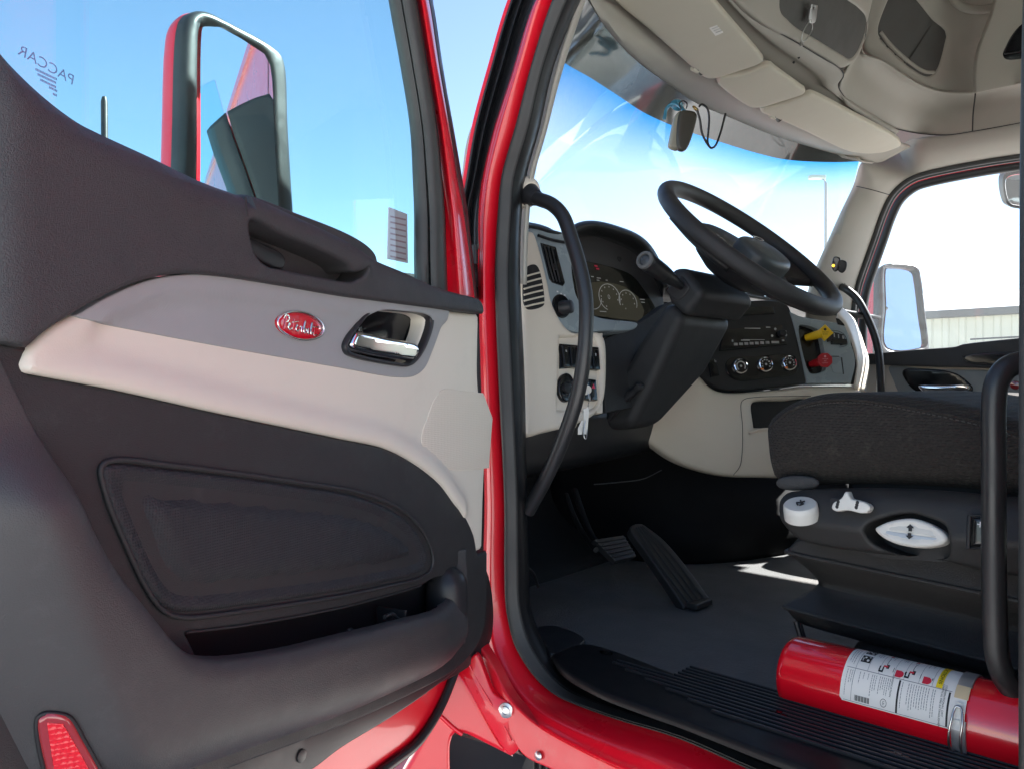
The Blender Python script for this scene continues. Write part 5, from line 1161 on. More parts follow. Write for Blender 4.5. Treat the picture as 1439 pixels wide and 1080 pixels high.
# ================================================================ driver's seat
xs = 1.16
CU = [(1072, 597), (1078, 587), (1092, 574), (1113, 563), (1152, 553), (1205, 551), (1250, 554), (1297, 559), (1376, 575), (1429, 592), (1520, 620, 1), (1520, 720, 1), (1379, 691), (1244, 682), (1165, 682), (1100, 684), (1086, 678), (1077, 656), (1072.5, 625)]
fcu = Fr((xs, 0, 0), (-1, 0, 0))
seat = empty('driver_seat', V(1.41, .2, FZ+CZ), truck); seat['label'] = 'driver seat with dark cloth cushion and white side controls'
cush = pad('seat_cushion', CU, fcu, FAB, seat, bev=.028, base=-.5, step=.012, hf=lambda a, b, d: .014*np.clip(d/.06, 0, 1)**.8)
tube('cushion_piping', [fcu.off(.002).P(*p) for p in [(1084, 600), (1110, 577), (1150, 564), (1205, 562), (1255, 568), (1310, 578), (1376, 592), (1439, 612)]], .0022, FAB, seat, n=6)
STI = mat('dark seat stitching', (.07, .063, .055), .9)
SEATP = mat('dark seat plastic', (.03, .029, .028), .55, bump=[('noise', 700, .3)], spec=.35, var=.1)
mb = MB(); sp_ = cr([fcu.off(.0045).P(*p) for p in [(1130, 572), (1160, 566.5), (1205, 565.5), (1255, 572), (1310, 582), (1376, 597), (1439, 617)]], 8)
for k in range(0, len(sp_)-1): mb.add(tube_vf([lerp(sp_[k], sp_[k+1], .1), lerp(sp_[k], sp_[k+1], .65)], .0011, n=5, sub=0))
mb.build('cushion_stitches', STI, seat)
ft_ = Fr((1.125, 0, 0), (-1, 0, 0)).P(1116, 679)
lathe('felt_pad', [(0, -.034), (.004, -.032), (.008, -.025), (.0105, -.012), (.0112, .004), (.01, .018), (.007, .027), (.003, .031), (0, .032)], ft_+V(.01, 0, 0), (0, 1, -.1), FELT, seat, n=18, sx=.7)
box('seat_pan', (1.44, .12, -.165), (.24, .34, .055), INK, seat, .01)
fct = Fr((1.112, 0, 0), (-1, 0, .12))
CT = [(1096, 716), (1095, 702), (1099, 692), (1115, 688), (1144, 685.5), (1244, 684.5), (1320, 688), (1379, 694), (1439, 699), (1520, 706, 1), (1520, 830, 1), (1439, 812), (1379, 802), (1323, 788), (1218, 776), (1160, 768), (1121, 757), (1106, 741)]
OVR = [(1218, 745), (1224, 735), (1240, 728), (1262, 722), (1284, 721), (1306, 727), (1326, 735), (1334, 745), (1335, 768), (1330, 783), (1310, 786), (1280, 783), (1248, 774), (1226, 762)]
ridge = linedist([(1096, 728), (1130, 738), (1170, 741), (1215, 743), (1260, 752), (1340, 755), (1439, 766), (1520, 776)], fct)
topl = linedist([(1096, 704), (1150, 701), (1244, 703), (1379, 710), (1520, 722)], fct)
botl = np.array([fct.hit(1096, 728), fct.hit(1215, 743), fct.hit(1340, 755), fct.hit(1439, 766), fct.hit(1520, 776)])
topb = np.array([fct.hit(1096, 702), fct.hit(1244, 702), fct.hit(1379, 710), fct.hit(1520, 722)])
def ct_h(a, b, d):
    up = np.interp(a, topb[:, 0], topb[:, 1]); lo = np.interp(a, botl[:, 0], botl[:, 1])
    s1 = np.maximum(0, b-up); s2 = np.maximum(0, lo-b); s3 = np.clip((up-b)/np.maximum(up-lo, 1e-4), 0, 1)
    return -1.3*np.sqrt(s1*s1+1e-6)+.012*s3-.55*s2
ctl = pad('control_panel', CT, fct, SEATP, seat, bev=.006, base=-.4, step=.007, hf=ct_h, holes=[OVR])
pad('button_recess', [(1212, 716), (1342, 716), (1342, 790), (1216, 782)], fct.off(-.05), INK, seat, bev=0, base=-.01, step=.05, smooth=False)
OV = [(1229, 742), (1240, 735), (1260, 729), (1283, 727.5), (1305, 734), (1326, 747), (1331, 756), (1326, 763), (1310, 767.5), (1285, 768), (1258, 763), (1237, 752)]
fov = Fr(fct.P(1280, 748)+V(-.008, 0, 0), (-1, .0, .22))
pad('height_button', OV, fov, WHITE, seat, bev=.005, base=-.02, step=.008, hf=lambda a, b, d: -.003*np.clip((d-.006)/.003, 0, 1))
pad('height_button_face', [(1237, 741.5), (1260, 734), (1283, 732), (1305, 738.5), (1322, 749), (1322, 754), (1295, 750), (1265, 745.5)], fov.off(-.0018), mat('pale grey button', (.6, .6, .56), .4), seat, bev=.001, base=-.003, step=.01)
pad('height_button_face', [(1237, 744.5), (1265, 748), (1295, 752.5), (1323, 757), (1308, 762.5), (1285, 763), (1258, 758)], fov.off(-.0018), mat('blue grey button', (.5, .54, .57), .35), seat, bev=.001, base=-.003, step=.01)
mb = MB()
for pts in ([(1279.5, 735.5, 1), (1285.5, 741.5, 1), (1282, 741.5, 1), (1282, 746, 1), (1277, 745.5, 1), (1277, 741, 1), (1274, 740.5, 1)], [(1276, 748, 1), (1281, 748.5, 1), (1281, 752, 1), (1284, 752.5, 1), (1278, 757, 1), (1273, 751.5, 1), (1276, 751.5, 1)]):
    mb.add(pad_vf(pts, fov.off(-.0002), bev=0, base=None, step=.02, smooth=False))
mb.build('arrow_marks', INK, seat, 0)
kn = fct.off(.013).P(1126, 716)
kax = nrm(V(-.36, -.05, .93))
lathe('adjust_knob', [(0, -.004), (.0235, -.004), (.0235, .009), (.0228, .016), (.021, .018), (0, .0185)], kn-kax*.008, kax, WHITE, seat, n=36)
fkn = Fr(kn+kax*.0108, kax, (0, 1, .3)); mb = MB()
for q in (-1, 1): mb.add(tube_vf([fkn.L(-.006, .001*q-.001, .0004), fkn.L(0, .005*q, .0004), fkn.L(.001, .0, .0004), fkn.L(.007, .003*q, .0004)], .0013, n=6, sub=2))
mb.build('knob_mark', INK, seat, 0)
flv = fct.off(.012)
pad('lever_slot', [(1166, 700, 1), (1172, 698, 1), (1222, 704, 1), (1222, 712, 1), (1168, 712, 1)], fct.off(.0115), INK, seat, bev=.001, base=-.004, step=.02)
pad('tilt_rocker', [(1169, 714), (1171, 706), (1180, 701), (1184, 697), (1188, 690), (1191, 690), (1196, 700), (1204, 702), (1217, 706), (1223, 712), (1219, 719), (1211, 720.5), (1195, 717), (1186, 716.5), (1176, 718)], fct.off(.022), WHITE, seat, bev=.0025, base=-.014, step=.006)
mb = MB()
for u, v in ((1177, 708), (1204, 709)):
    for dv in (-3.4, 0, 3.4): mb.add(lathe_vf([(0, 0), (.0024, 0), (.002, .0006), (0, .0006)], fct.off(.0218).P(u+.6-dv*.25, v+dv), -V(1, 0, 0), n=10, sy=1.2))
mb.build('rocker_marks', INK, seat, 0)
pad('lumbar_switch', [(1367, 727, 1), (1383, 727, 1), (1383, 766, 1), (1366, 766, 1)], fct.off(.016), GLOSB, seat, bev=.003, base=-.02, step=.015)
fl2 = fct.off(.0165); a, b = fl2.hit(1378, 737); mk('switch_symbol', *text_on('+', fl2, a, b, .014), WINK, seat, 0)
tube('lumbar_switch_frame', [fct.off(.012).P(*p) for p in [(1363, 724), (1386, 723), (1387, 769), (1361, 770)]], .003, PLAS, seat, closed=True, sub=0, n=8)
# folded bellows under the seat
def ring(z, xo, yf, r=.03, z2=0):
    return [V(1.66, yf, z+z2), V(1.45, yf, z), V(xo+r, yf, z), V(xo+r*.3, yf-r*.3, z), V(xo, yf-r, z), V(xo, .3, z-(yf-.3)*.0), V(xo, .1, z), V(xo, -.2, z)]
dz = lambda rg, sl: [p+V(0, 0, (p[1]-.5)*sl) for p in rg]
BL = [(-.20, 1.15, .50, .03), (-.232, 1.135, .512, .012), (-.2495, 1.128, .522, .006), (-.252, 1.129, .521, .006), (-.285, 1.158, .50, .02), (-.300, 1.165, .495, .02), (-.322, 1.128, .515, .01), (-.3285, 1.118, .521, .006), (-.3315, 1.119, .52, .006), (-.352, 1.132, .51, .01), (-.362, 1.16, .50, .02)]
loft('seat_bellows', [dz(ring(z, x_, y_, r_), .055) for z, x_, y_, r_ in BL], VINY, seat, t=.004, nu=4, nv=3, to=(.3, .6, 0))
for z, x_, y_ in ((-.2505, 1.127, .523), (-.330, 1.117, .522)):
    tube('bellows_piping', dz(ring(z, x_, y_, .006), .055), .0032, VINY, seat, n=8, sub=4)
loft('seat_skirt', [dz(ring(-.352, 1.15, .42, .02), .055), dz(ring(-.385, 1.15, .44, .02), .05), dz(ring(-.40, 1.165, .43, .02), .045)], VINY, seat, t=.004, nu=4, nv=3, to=(.3, .6, 0))
mb = MB(); skp = cr([V(1.148, .40-k*.04, -.375+.004*math.sin(k*1.3)-k*.0021) for k in range(12)], 3)
for k in range(len(skp)-1): mb.add(tube_vf([lerp(skp[k], skp[k+1], .15), lerp(skp[k], skp[k+1], .7)], .0014, n=5, sub=0))
mb.build('skirt_stitches', STI, seat)
mb = MB(); mb.add(tube_vf([on_x(1119, 872, 1.13), on_x(1123, 886, 1.13), on_x(1128, 903, 1.13)], .0042, n=8)); mb.add(tube_vf([on_x(1124, 872, 1.14), on_x(1128, 886, 1.14), on_x(1133, 903, 1.14)], .0032, n=8))
mb.build('seat_strut', METB, seat)
mb = MB(); mb.add(box_vf((1.42, .1, -.412), V(.24, 0, 0), V(0, .35, 0), V(0, 0, .016)))
bevmod(mb.build('seat_base', mat('grey painted steel', (.2, .2, .2), .45, .3), seat, 30), .004)
bk = loft('seat_backrest', [[V(1.16, -.22, -.1), V(1.2, -.16, -.1), V(1.41, -.19, -.1), V(1.62, -.16, -.1), V(1.66, -.22, -.1)], [V(1.16, -.30, .25), V(1.2, -.24, .25), V(1.41, -.27, .25), V(1.62, -.24, .25), V(1.66, -.3, .25)], [V(1.2, -.38, .6), V(1.24, -.34, .6), V(1.41, -.36, .6), V(1.58, -.34, .6), V(1.62, -.38, .6)]], FAB, seat, t=.09, to=(1.4, 2, 0))
# passenger seat beyond
fp2 = Fr((2.1, 0, 0), (-1, 0, 0))
ps = pad('passenger_seat', [(1226, 600), (1229, 580), (1238, 567), (1258, 559.5), (1275, 556), (1300, 553.5), (1340, 553), (1390, 556), (1439, 566), (1560, 580, 1), (1560, 680, 1), (1232, 680)], fp2, FAB, truck, bev=.04, base=-.5, step=.02, hf=lambda a, b, d: .02*np.clip(d/.06, 0, 1))
ps['label'] = 'passenger seat cushion in dark cloth'
mb = MB(); mb.add(box_vf((2.36, .02, -.29), V(.22, 0, 0), V(0, .25, 0), V(0, 0, .135))); bevmod(mb.build('seat_base', VINY, ps, 30), .02)

# ================================================================ fire extinguisher on the sill
rx = .0475; AX = V(0, -1, 0)
cx, cz, y0 = 1.0095, FZ+.002+rx, .461
ext = empty('fire_extinguisher', V(cx, y0-.17, FZ+CZ+.002))
tagged(ext, 'red fire extinguisher lying on the floor beside the ribbed door sill', 'fire extinguisher')
prof = [(0, .012), (.02, .006), (.034, .001), (.041, 0), (.0455, .004), (rx, .011), (rx, .27), (.046, .283), (.041, .296), (.033, .306), (.022, .313), (.016, .317), (.016, .33), (0, .33)]
lathe('cylinder', prof, V(cx, y0, cz), AX, EXT, ext, n=64)
mb = MB(); mb.add(lathe_vf([(0, .325), (.0155, .325), (.0155, .36), (.009, .365), (.009, .385), (0, .385)], V(cx, y0, cz), AX, n=24)); bevmod(mb.build('valve', CHR, ext), .001)
mb = MB(); mb.add(prism_vf([V(cx-.008, y0-.36, cz+.01), V(cx-.008, y0-.45, cz+.05), V(cx-.008, y0-.45, cz+.042), V(cx-.008, y0-.37, cz)], [V(cx+.008, y0-.36, cz+.01), V(cx+.008, y0-.45, cz+.05), V(cx+.008, y0-.45, cz+.042), V(cx+.008, y0-.37, cz)]))
mb.add(prism_vf([V(cx-.008, y0-.37, cz-.004), V(cx-.008, y0-.45, cz-.012), V(cx-.008, y0-.45, cz-.02), V(cx-.008, y0-.37, cz-.012)], [V(cx+.008, y0-.37, cz-.004), V(cx+.008, y0-.45, cz-.012), V(cx+.008, y0-.45, cz-.02), V(cx+.008, y0-.37, cz-.012)])); mb.build('lever', INK, ext)
# everything on the barrel is laid out as (angle from the top towards the door, distance from the base) and bent on
def cyl(th, y, dr=0.):
    th = np.asarray(th, float); y = .084+(np.asarray(y, float)-.071)*.74; r_ = rx+dr
    return np.stack([cx-r_*np.sin(th), y0-y+0*th, cz+r_*np.cos(th)], -1)
def tmap(t):
    t = np.asarray(t, float); return np.where(t <= 16, t+25, 41+(t-16)*.78)
TM = tmap
def cpatch(t0, t1, ya, yb, dr, nt=20, ny=2):
    T = np.radians(TM(np.linspace(t0, t1, nt))); Y = np.linspace(ya, yb, ny)
    v = np.concatenate([cyl(T, np.full(nt, y), dr) for y in Y]); f = [(j*nt+i, j*nt+i+1, (j+1)*nt+i+1, (j+1)*nt+i) for j in range(ny-1) for i in range(nt-1)]
    return face_cam((v, f), (0, .3, 0))
def cshape(pts, dr):
    """small flat mark: pts in (deg, m)"""
    v = cyl(np.radians(TM([p[0] for p in pts])), [p[1] for p in pts], dr); return face_cam((v, [tuple(range(len(pts)))]), (0, .3, 0))
def ctext(s, th, y, size, dr=.0007, sx=1.):
    v, f = text_vf(s, size, sx=sx); t = np.radians(TM(th))+v[:, 0]/rx; return face_cam((cyl(t, y+v[:, 1], dr), f), (0, .3, 0))
def clines(th0, th1, y, n, dy, rag=True, w_=.00045, dr=.00065):
    m_ = MB()
    for k in range(n):
        e = th1-(random.random()*12 if rag else 0); t = th0
        while t < e:                                                # broken dashes read as small print
            l_ = random.uniform(2.5, 6); m_.add(cpatch(t, min(e, t+l_), y+k*dy-w_, y+k*dy+w_, dr, 4)); t += l_+1.1
    return m_
LT, LB, LY0, LY1 = -58, 79, .071, .236
lab = MB()
T = np.radians(TM(np.linspace(LT, LB, 40))); Ys = [LY0+.0, LY0+.004, LY1-.002, LY1]
v = np.concatenate([cyl(T if 0 < i else np.radians(TM(np.linspace(LT+4, LB-6, 40))), np.full(40, y), .00035) for i, y in enumerate(Ys)])
f = [(j*40+i, j*40+i+1, (j+1)*40+i+1, (j+1)*40+i) for j in range(3) for i in range(39)]
mk('label', *face_cam((v, f), (0, .3, 0)), PAPER, ext, 60)
GI = mat('grey small print', (.22, .22, .23), .6, var=0, rvar=0)
ink = MB()
ink.add(cpatch(15.3, 16.4, LY0+.004, LY1-.004, .0006)); ink.add(cpatch(-50, 75, LY0+.0175, LY0+.0181, .0006)); ink.add(cpatch(76, 76.8, LY0+.006, LY1-.004, .0006))
for y in (.107, .124, .146, .162, .184, .203): ink.add(cpatch(-58, 15.5, y, y+.0005, .0006))
mm = [clines(20, 72, .078, 1, .004), clines(20, 50, .0825, 3, .0032), clines(-50, 10, .0765, 3, .0035), clines(20, 48, .098, 1, .004), clines(20, 42, .104, 1, .004), clines(20, 32, .111, 1, .004), clines(20, 60, .117, 3, .0032), clines(20, 52, .129, 6, .0031),
      clines(20, 70, .163, 1, .0035), clines(20, 70, .172, 9, .0036), clines(20, 72, .2065, 2, .003), clines(-50, -14, .113, 3, .0032), clines(-50, -16, .131, 3, .0032), clines(-50, -16, .15, 3, .0032), clines(-52, -18, .169, 3, .0032), clines(-50, -18, .189, 3, .0032)]
for m_ in mm: ink.add((m_.v, m_.f))
ink.build('label_print', GI, ext, 0)
blk = MB()
blk.add(ctext('CHEMICAL FIRE EXTINGUISHER', 42, .219, .0036, sx=.95)); blk.add(ctext('CONVENTIONAL DRY', 34, .2228, .0036)); blk.add(ctext('CLASSIFICATION', 31, .1475, .0036)); blk.add(ctext('UL', 65, .139, .004))
th_ = np.linspace(0, 2*math.pi, 25)
rgv = np.concatenate([cyl(np.radians(TM(65))+r_*np.cos(th_)/rx, .139+r_*np.sin(th_), .0006) for r_ in (.0042, .0048)]); blk.add(face_cam((rgv, [(i, i+1, 26+i, 25+i) for i in range(24)]), (0, .3, 0)))
for k in range(15): blk.add(cpatch(63.5, 73.5, .0945+k*.00155, .0945+k*.00155+(.0011 if k % 3 else .0006), .0006, 4))
for (a0, b0) in ((-6, .099), (-28, .099)):                          # pictogram tiles with pale figures
    blk.add(cpatch(a0-8, a0+8, b0-.0075, b0+.0075, .0006, 8))
for y in (.157, .228): blk.add(cpatch(18, 76, y, y+.0028, .0006, 16))
for y in (.126, .165):                                              # pin-and-handle sketches
    blk.add(cpatch(1, 12, y-.0035, y-.0015, .00065, 6)); blk.add(cpatch(1, 12, y+.0015, y+.0035, .00065, 6)); blk.add(cpatch(9, 12, y-.0035, y+.0035, .0006, 4)); 
    blk.add(cpatch(-22, -3, y+.0055, y+.0062, .0006, 8)); blk.add(cpatch(-4, 4, y+.0062, y+.0105, .0006, 5))
for y in (.1525, .1925): blk.add(cpatch(2, 6, y+.0085, y+.0098, .00065, 4)); blk.add(cpatch(-1, 8, y-.0088, y-.008, .00065, 4))
blk.build('label_lettering', INK, ext, 0)
RINK = mat('red label ink', (.62, .02, .05), .5, var=0)
for y in (.154, .1945):                                             # little red extinguisher sketches
    mk('label_drawing', *cshape([(2, y-.006), (14, y-.006), (14, y+.002), (11.5, y+.0055), (8, y+.0065), (4.5, y+.0055), (2, y+.002)], .0007), RINK, ext, 0)
for y in (.128, .167): mk('label_drawing', *cpatch(-1.5, 2, y, y+.0065, .0007, 4), RINK, ext, 0); mk('label_drawing', *cpatch(-34, -28, y+.001, y+.005, .0007, 4), RINK, ext, 0)
pal = MB()
for a0 in (-6, -28):
    for da, dy, s_ in ((-3, -.002, 2.2), (3, .003, 2.6), (0, -.005, 1.6), (-4.5, .0045, 1.4), (4, -.0045, 1.3)):
        pal.add(cshape([(a0+da+s_*math.cos(t), .099+dy+s_*.0008*math.sin(t)) for t in np.linspace(0, 6.283, 11)[:-1]], .0008))
pal.build('pictogram_figures', PAPER, ext, 0)
mk('label_heading', *cpatch(LT, 16, .2085, .2165, .0007), YEL, ext, 60) if False else None
yb = MB(); yb.add(cpatch(LT-8, 15, .2085, .2175, .00075, 24)); yb.build('label_heading', mat('yellow label ink', (.85, .62, .01), .5, var=.02), ext, 60)
mk('heading_lettering', *ctext('INSTRUCTIONS', -24, .213, .0068, .0011, sx=1.15), INK, ext, 0)
# strap with its wire latch
TM = lambda t: np.asarray(t, float)+11
T2 = np.radians(np.linspace(-180, 180, 80)); prof2 = [(.236, .0004), (.236, .0018), (.2365, .0024), (.2555, .0024), (.256, .0018), (.256, .0004)]
vv = np.concatenate([cyl(T2, np.full(80, y), dr) for y, dr in prof2]); ff2 = [(j*80+i, j*80+i+1, (j+1)*80+i+1, (j+1)*80+i) for j in range(5) for i in range(79)]
sel_ = [q for q in ff2 if not (24 < (q[0] % 80-40)*4.56 < 70)]
mk('strap', *face_cam((vv, sel_), (0, .3, 0)), ALU, ext, 50)
mk('strap_tape', *cpatch(19, 38, .2365, .2555, .0032, 10), mat('tan tape', (.6, .48, .3), .7, var=.08), ext, 60)
lp = MB(); lp.add(cpatch(37, 77, .2352, .254, .0027, 14)); lp.build('latch_plate', PAPER, ext, 60)
lt = MB()
lt.add(cpatch(44, 54, .2415, .2495, .0062, 6)); lt.add(cpatch(64, 67, .2375, .253, .005, 6)); lt.build('latch_tongue', WHITE, ext, 60)
wire = [cyl(math.radians(t+11), y, r_) for t, y, r_ in ((118, .239, .004), (112, .2385, .006), (104, .240, .0065), (98, .2365, .009), (84, .236, .010), (64, .239, .009), (54, .241, .008), (50, .243, .0085), (50, .249, .0085), (54, .2515, .008), (66, .2535, .009), (86, .2515, .010), (100, .2525, .0095), (110, .257, .0075), (118, .259, .004))]
tube('latch_wire', wire, .0013, STEEL, ext, n=8, sub=6)
hg = MB(); hg.add(tube_vf([cyl(math.radians(123), y, .0055) for y in (.242, .25, .258)], .0035, n=12)); hg.build('latch_hinge', ALU, ext)

# ================================================================ small loose things
# gadget hanging at the windscreen
gp_ = at(961, 182, 1.72); fg_ = Fr(gp_, nrm(V(-.62, -.75, .0)), (0.0, -.12, 1))
gad = empty('toll_transponder', gp_+V(0, 0, CZ-.05))
tagged(gad, 'dark transponder with a black cord hanging at the top of the windscreen', 'transponder')
pad('gadget_body', [(957, 156), (963, 154), (979, 157), (981, 161), (969, 205), (964, 211), (957, 211), (953, 206)], fg_, mat('dark olive plastic', (.06, .055, .045), .35), gad, bev=.006, base=-.012, step=.01)
pad('gadget_back', [(952, 160), (957, 155), (964, 155), (962, 170), (956, 209), (947, 208), (942, 204), (943, 197)], fg_.off(-.006), mat('pale olive plastic', (.3, .28, .22), .4), gad, bev=.006, base=-.016, step=.01)
ap = lambda pts, t0: [at(u, v, t0+k*.004) for k, (u, v) in enumerate(pts)]
tube('cord', ap([(983, 150), (987, 147), (994, 152), (997, 165), (996, 185), (995, 200), (999, 208), (1005, 206), (1012, 190), (1017, 172), (1020, 160)], 1.72), .0024, RUB, gad, n=8)
tube('cord', ap([(980, 155), (984, 168), (987, 187), (993, 200), (998, 207)], 1.70), .0026, RUB, gad, n=8)
tube('cord', ap([(958, 154), (955, 146), (961, 142), (966, 146), (965, 153)], 1.74), .0016, RUB, gad, n=8)
tube('ring', [at(978, 153, 1.715)+V(.008*math.cos(t), .004*math.sin(t), .006*math.sin(t)) for t in np.linspace(0, 6.283, 13)[:-1]], .0018, mat('brass ring', (.6, .38, .12), .3, 1.), gad, closed=True, n=6)
lathe('suction_cup', [(0, 0), (.016, 0), (.012, .008), (.005, .014), (0, .014)], at(952, 148, 1.80), -nrm(V(.6, .75, -.3)), mat('clear blue plastic', (.05, .22, .32), .2, coat=1.), gad, n=20)
tube('suction_strap', [at(934, 168, 1.80), at(938, 152, 1.80), at(946, 146, 1.79), at(955, 149, 1.78), at(962, 156, 1.76)], .004, MATS['clear blue plastic'], gad, n=8)
# key in the ignition with its white tag
key = empty('ignition_key', kp+V(0, -.02, CZ-.03))
tagged(key, 'metal key in the dashboard ignition with a white tag hanging below', 'key')
mb = MB(); kd = nrm(V(.5, -.75, -.05)); mb.add(box_vf(kp+kd*.012, kd*.014, np.cross(kd, V(0, 0, 1))*.0012, V(0, 0, .004))); mb.add(lathe_vf([(0, -.0012), (.0105, -.0012), (.0105, .0012), (0, .0012)], kp+kd*.032, np.cross(kd, V(0, 0, 1)), n=20, sy=.85)); mb.build('key_blade', mat('worn key metal', (.3, .29, .27), .4, .8), key)
kr = kp+kd*.038; tg0 = at(826, 572, 1.335)
tube('key_ring', [kr+V(.002*math.sin(t), .008*math.cos(t)*.3, -.009+.009*math.cos(t)) for t in np.linspace(0, 6.283, 15)[:-1]], .0009, STEEL, key, closed=True, n=6)
tube('tag_string', [kr+V(0, 0, -.018), lerp(kr, tg0, .5)+V(0, 0, -.012), tg0], .0007, STEEL, key, n=6)
fk2 = Fr(tg0, (-.5, -.85, .1))
pad('key_tag', [(821, 574, 1), (829, 572, 1), (826, 610, 1), (821, 609, 1)], fk2, WHITE, key, bev=.0008, base=-.002, step=.01)
pad('key_tag', [(813, 602, 1), (818, 590, 1), (821, 590, 1), (819, 610, 1), (813, 610, 1)], fk2.off(-.004), WHITE, key, bev=.0008, base=-.002, step=.01)
tube('split_pin', [fk2.off(.003).P(*p) for p in [(823, 590), (821, 604), (822, 615), (824, 616), (826, 604)]], .0008, STEEL, key, n=6)
# keychain clipped over the overhead bin
ch = empty('keychain', F1.P(1136, 40)+V(0, 0, CZ))
tagged(ch, 'metal keychain tag with a wire loop dangling from the overhead bin', 'keychain')
fch = F1.off(.012)
pad('chain_tag', [(1142, 6, 1), (1150, 8, 1), (1147, 30), (1144, 33), (1138, 30)], fch, STEEL, ch, bev=.0008, base=-.003, step=.01, holes=[[(1143.5, 10), (1146, 10), (1145, 14), (1143, 13)]])
tube('wire_loop', [fch.off(.004).P(*p) for p in [(1140, 28), (1135, 34), (1129, 46), (1127, 58), (1131, 58), (1138, 50), (1142, 40), (1141, 30)]], .0012, STEEL, ch, closed=True, n=6)
lathe('end_bead', [(0, -.008), (.003, -.007), (.0035, 0), (.002, .006), (0, .007)], fch.off(.004).P(1127, 61), (0, 0, 1), STEEL, ch, n=12)
# sunglasses left in the bin
gls = empty('sunglasses', F1.off(-.05).P(1158, 50)+V(0, 0, CZ))
tagged(gls, 'folded sunglasses with a shiny frame inside the overhead bin', 'sunglasses')
fgl = F1.off(-.035)
for u in (1150, 1161): tube('lens_rim', [fgl.P(u+5.2*math.cos(t), 54+.55*(u-1150)+4.2*math.sin(t)) for t in np.linspace(0, 6.283, 17)[:-1]], .0016, CHR, gls, closed=True, n=6)
tube('temple', [fgl.P(1146, 51), fgl.off(-.02).P(1152, 45), fgl.off(-.04).P(1162, 44)], .0018, GLOSB, gls, n=6)
# slip of paper in the door pocket
slp = pad('paper_slip', [(478, 895, 1), (503, 888, 1), (505, 891, 1), (490, 897, 1), (479, 906, 1)], D.off(.026), PAPER, None, bev=.0004, base=-.002, step=.02)
tagged(slp, 'white paper slip poking out of the door pocket', 'paper')
coin = tube('pen_clip', [D.off(.02).P(488, 893), D.off(.018).P(489, 887), D.off(.016).P(494, 884), D.off(.016).P(497, 889)], .002, PLASF, None, n=8)
tagged(coin, 'small dark hooked clip standing in the door pocket behind the paper slip', 'clip')

# ================================================================ beyond the truck
def world_at(u, v, dist): return at(u, v, dist)
lp_ = at(1161, 345, 42); base = V(lp_[0], lp_[1], -CZ); top = at(1161, 257, 42)
lamp = empty('street_lamp', base+V(0, 0, CZ)); tagged(lamp, 'tall grey street lamp seen through the windscreen', 'street lamp')
GP = mat('galvanised pole', (.3, .3, .29), .5, .3)
lathe('pole', [(.16, 0), (.16, .1), (.11, .1), (.075, top[2]+CZ), (0, top[2]+CZ)], base, (0, 0, 1), GP, lamp, n=20)
arm = [top+V(0, 0, -.1), top+V(-.05, .05, .12), top-RT*.25+V(0, 0, .25)]
tube('lamp_arm', arm, .05, GP, lamp, n=10)
hc = top-RT*.55+V(0, 0, .2); fh_ = Fr(hc, -UPV, LOOK)
pad('lamp_head', [(-.5, -.16), (-.35, -.2), (.3, -.2), (.38, 0), (.3, .2), (-.35, .2), (-.5, .16)], fh_, mat('pale lamp housing', (.5, .45, .36), .5), lamp, bev=.03, base=-.16, step=.08, local=True)
# long shed with ribbed cladding
bx = 26.; zt = at(1380, 429, 1)[2]/at(1380, 429, 1)[0]*bx
shed = empty('warehouse', V(bx+6, 8, 0)); tagged(shed, 'long low metal warehouse with pale ribbed walls behind the passenger window', 'warehouse')
pts = []; yv = -14.
mb = MB()
prof_ = []
while yv < 30:
    prof_ += [(bx, yv), (bx, yv+.22), (bx-.05, yv+.27), (bx-.05, yv+.40), (bx, yv+.45)]; yv += .45
v = [V(x_, y_, z_) for z_ in (-CZ, zt-.25) for x_, y_ in prof_]; n = len(prof_)
mb.add(face_cam((np.array(v), [(i, i+1, n+i+1, n+i) for i in range(n-1)]))); mb.build('cladding', mat('pale green cladding', (.5, .49, .39), .6, var=.06, vs=.4), shed, 30)
mb = MB(); mb.add(box_vf((bx+6, 8, (zt-.3-CZ)/2), V(5.95, 0, 0), V(0, 22, 0), V(0, 0, (zt-.3+CZ)/2))); mb.build('wall', MATS['pale green cladding'], shed, 30)
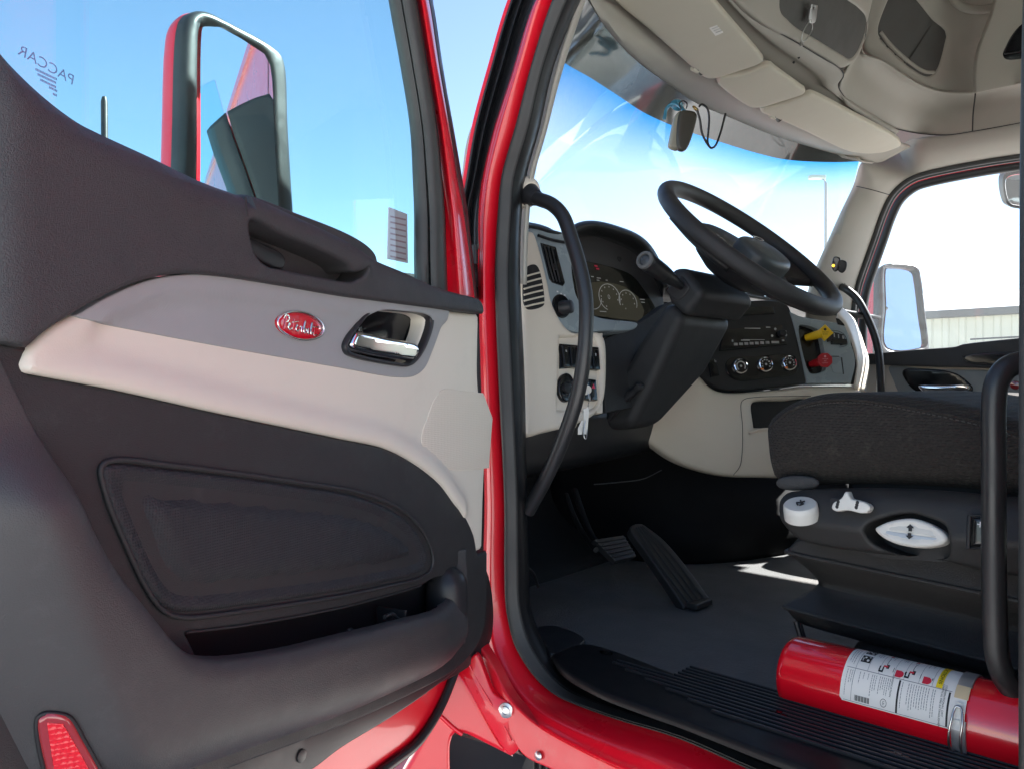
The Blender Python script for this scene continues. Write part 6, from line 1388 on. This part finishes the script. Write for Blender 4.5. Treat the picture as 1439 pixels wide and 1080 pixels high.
mb = MB(); mb.add(prism_vf([V(bx-.3, -14.4, zt-.1), V(bx-.3, 30.4, zt-.1), V(bx+6, 30.4, zt+1.), V(bx+6, -14.4, zt+1.)], [V(bx-.3, -14.4, zt-.16), V(bx-.3, 30.4, zt-.16), V(bx+6, 30.4, zt+.94), V(bx+6, -14.4, zt+.94)])); mb.build('roof', mat('grey sheet roof', (.42, .42, .41), .5, .3), shed, 30)
box('gutter', (bx-.2, 8, zt-.22), (.14, 22.3, .11), mat('dark gutter', (.09, .09, .085), .5), shed, .02)
# parked van by the shed
vx = 12.5; vp0 = on_x(1372, 478, vx); zt2 = on_x(1420, 464, vx)[2]; yb = vp0[1]
van = empty('parked_van', V(vx+.9, yb-2.6, 0)); tagged(van, 'pale blue van parked in front of the warehouse', 'van')
VB = mat('pale blue van paint', (.32, .5, .62), .3, coat=1.)
sp2 = [(0, -CZ+.35), (0, zt2-1.5), (-.15, zt2-1.05), (-.9, zt2-.9), (-1.25, zt2-.28), (-1.6, zt2-.05), (-2.2, zt2), (-4.6, zt2-.03), (-5.2, zt2-.2), (-5.25, -CZ+.35)]
mb = MB(); mb.add(prism_vf([V(vx, yb+a+.9, b) for a, b in sp2], [V(vx+1.9, yb+a+.9, b) for a, b in sp2])); bevmod(mb.build('body', VB, van, 30), .1, 3)
for (a0, a1, l0) in ((-2.0, -1.32, 0), (-3.3, -2.15, .0), (-4.7, -3.45, 0)):
    f_ = Fr((vx-.004, 0, 0), (-1, 0, 0)); mb = MB()
    P4 = [(-(yb+.9+a0), zt2-.95), (-(yb+.9+a1), zt2-.95), (-(yb+.9+a1)-(.2 if a1 > -1.5 else 0)*-1, zt2-.3), (-(yb+.9+a0), zt2-.3)]
    pad('window', P4, f_, GLOSB, van, bev=.01, base=-.02, step=.2, local=True, smooth=False)
for a in (-.95, -4.3):
    lathe('wheel', [(.1, -.1), (.3, -.11), (.34, -.08), (.34, .1), (0, .1)], V(vx+.12, yb+a+.9, -CZ+.34), (1, 0, 0), RUB, van, n=28)
tube('wiper', [on_x(1364, 477, vx-.3), on_x(1400, 475, vx-.3), on_x(1440, 473, vx-.3)], .012, RUB, van, n=6)
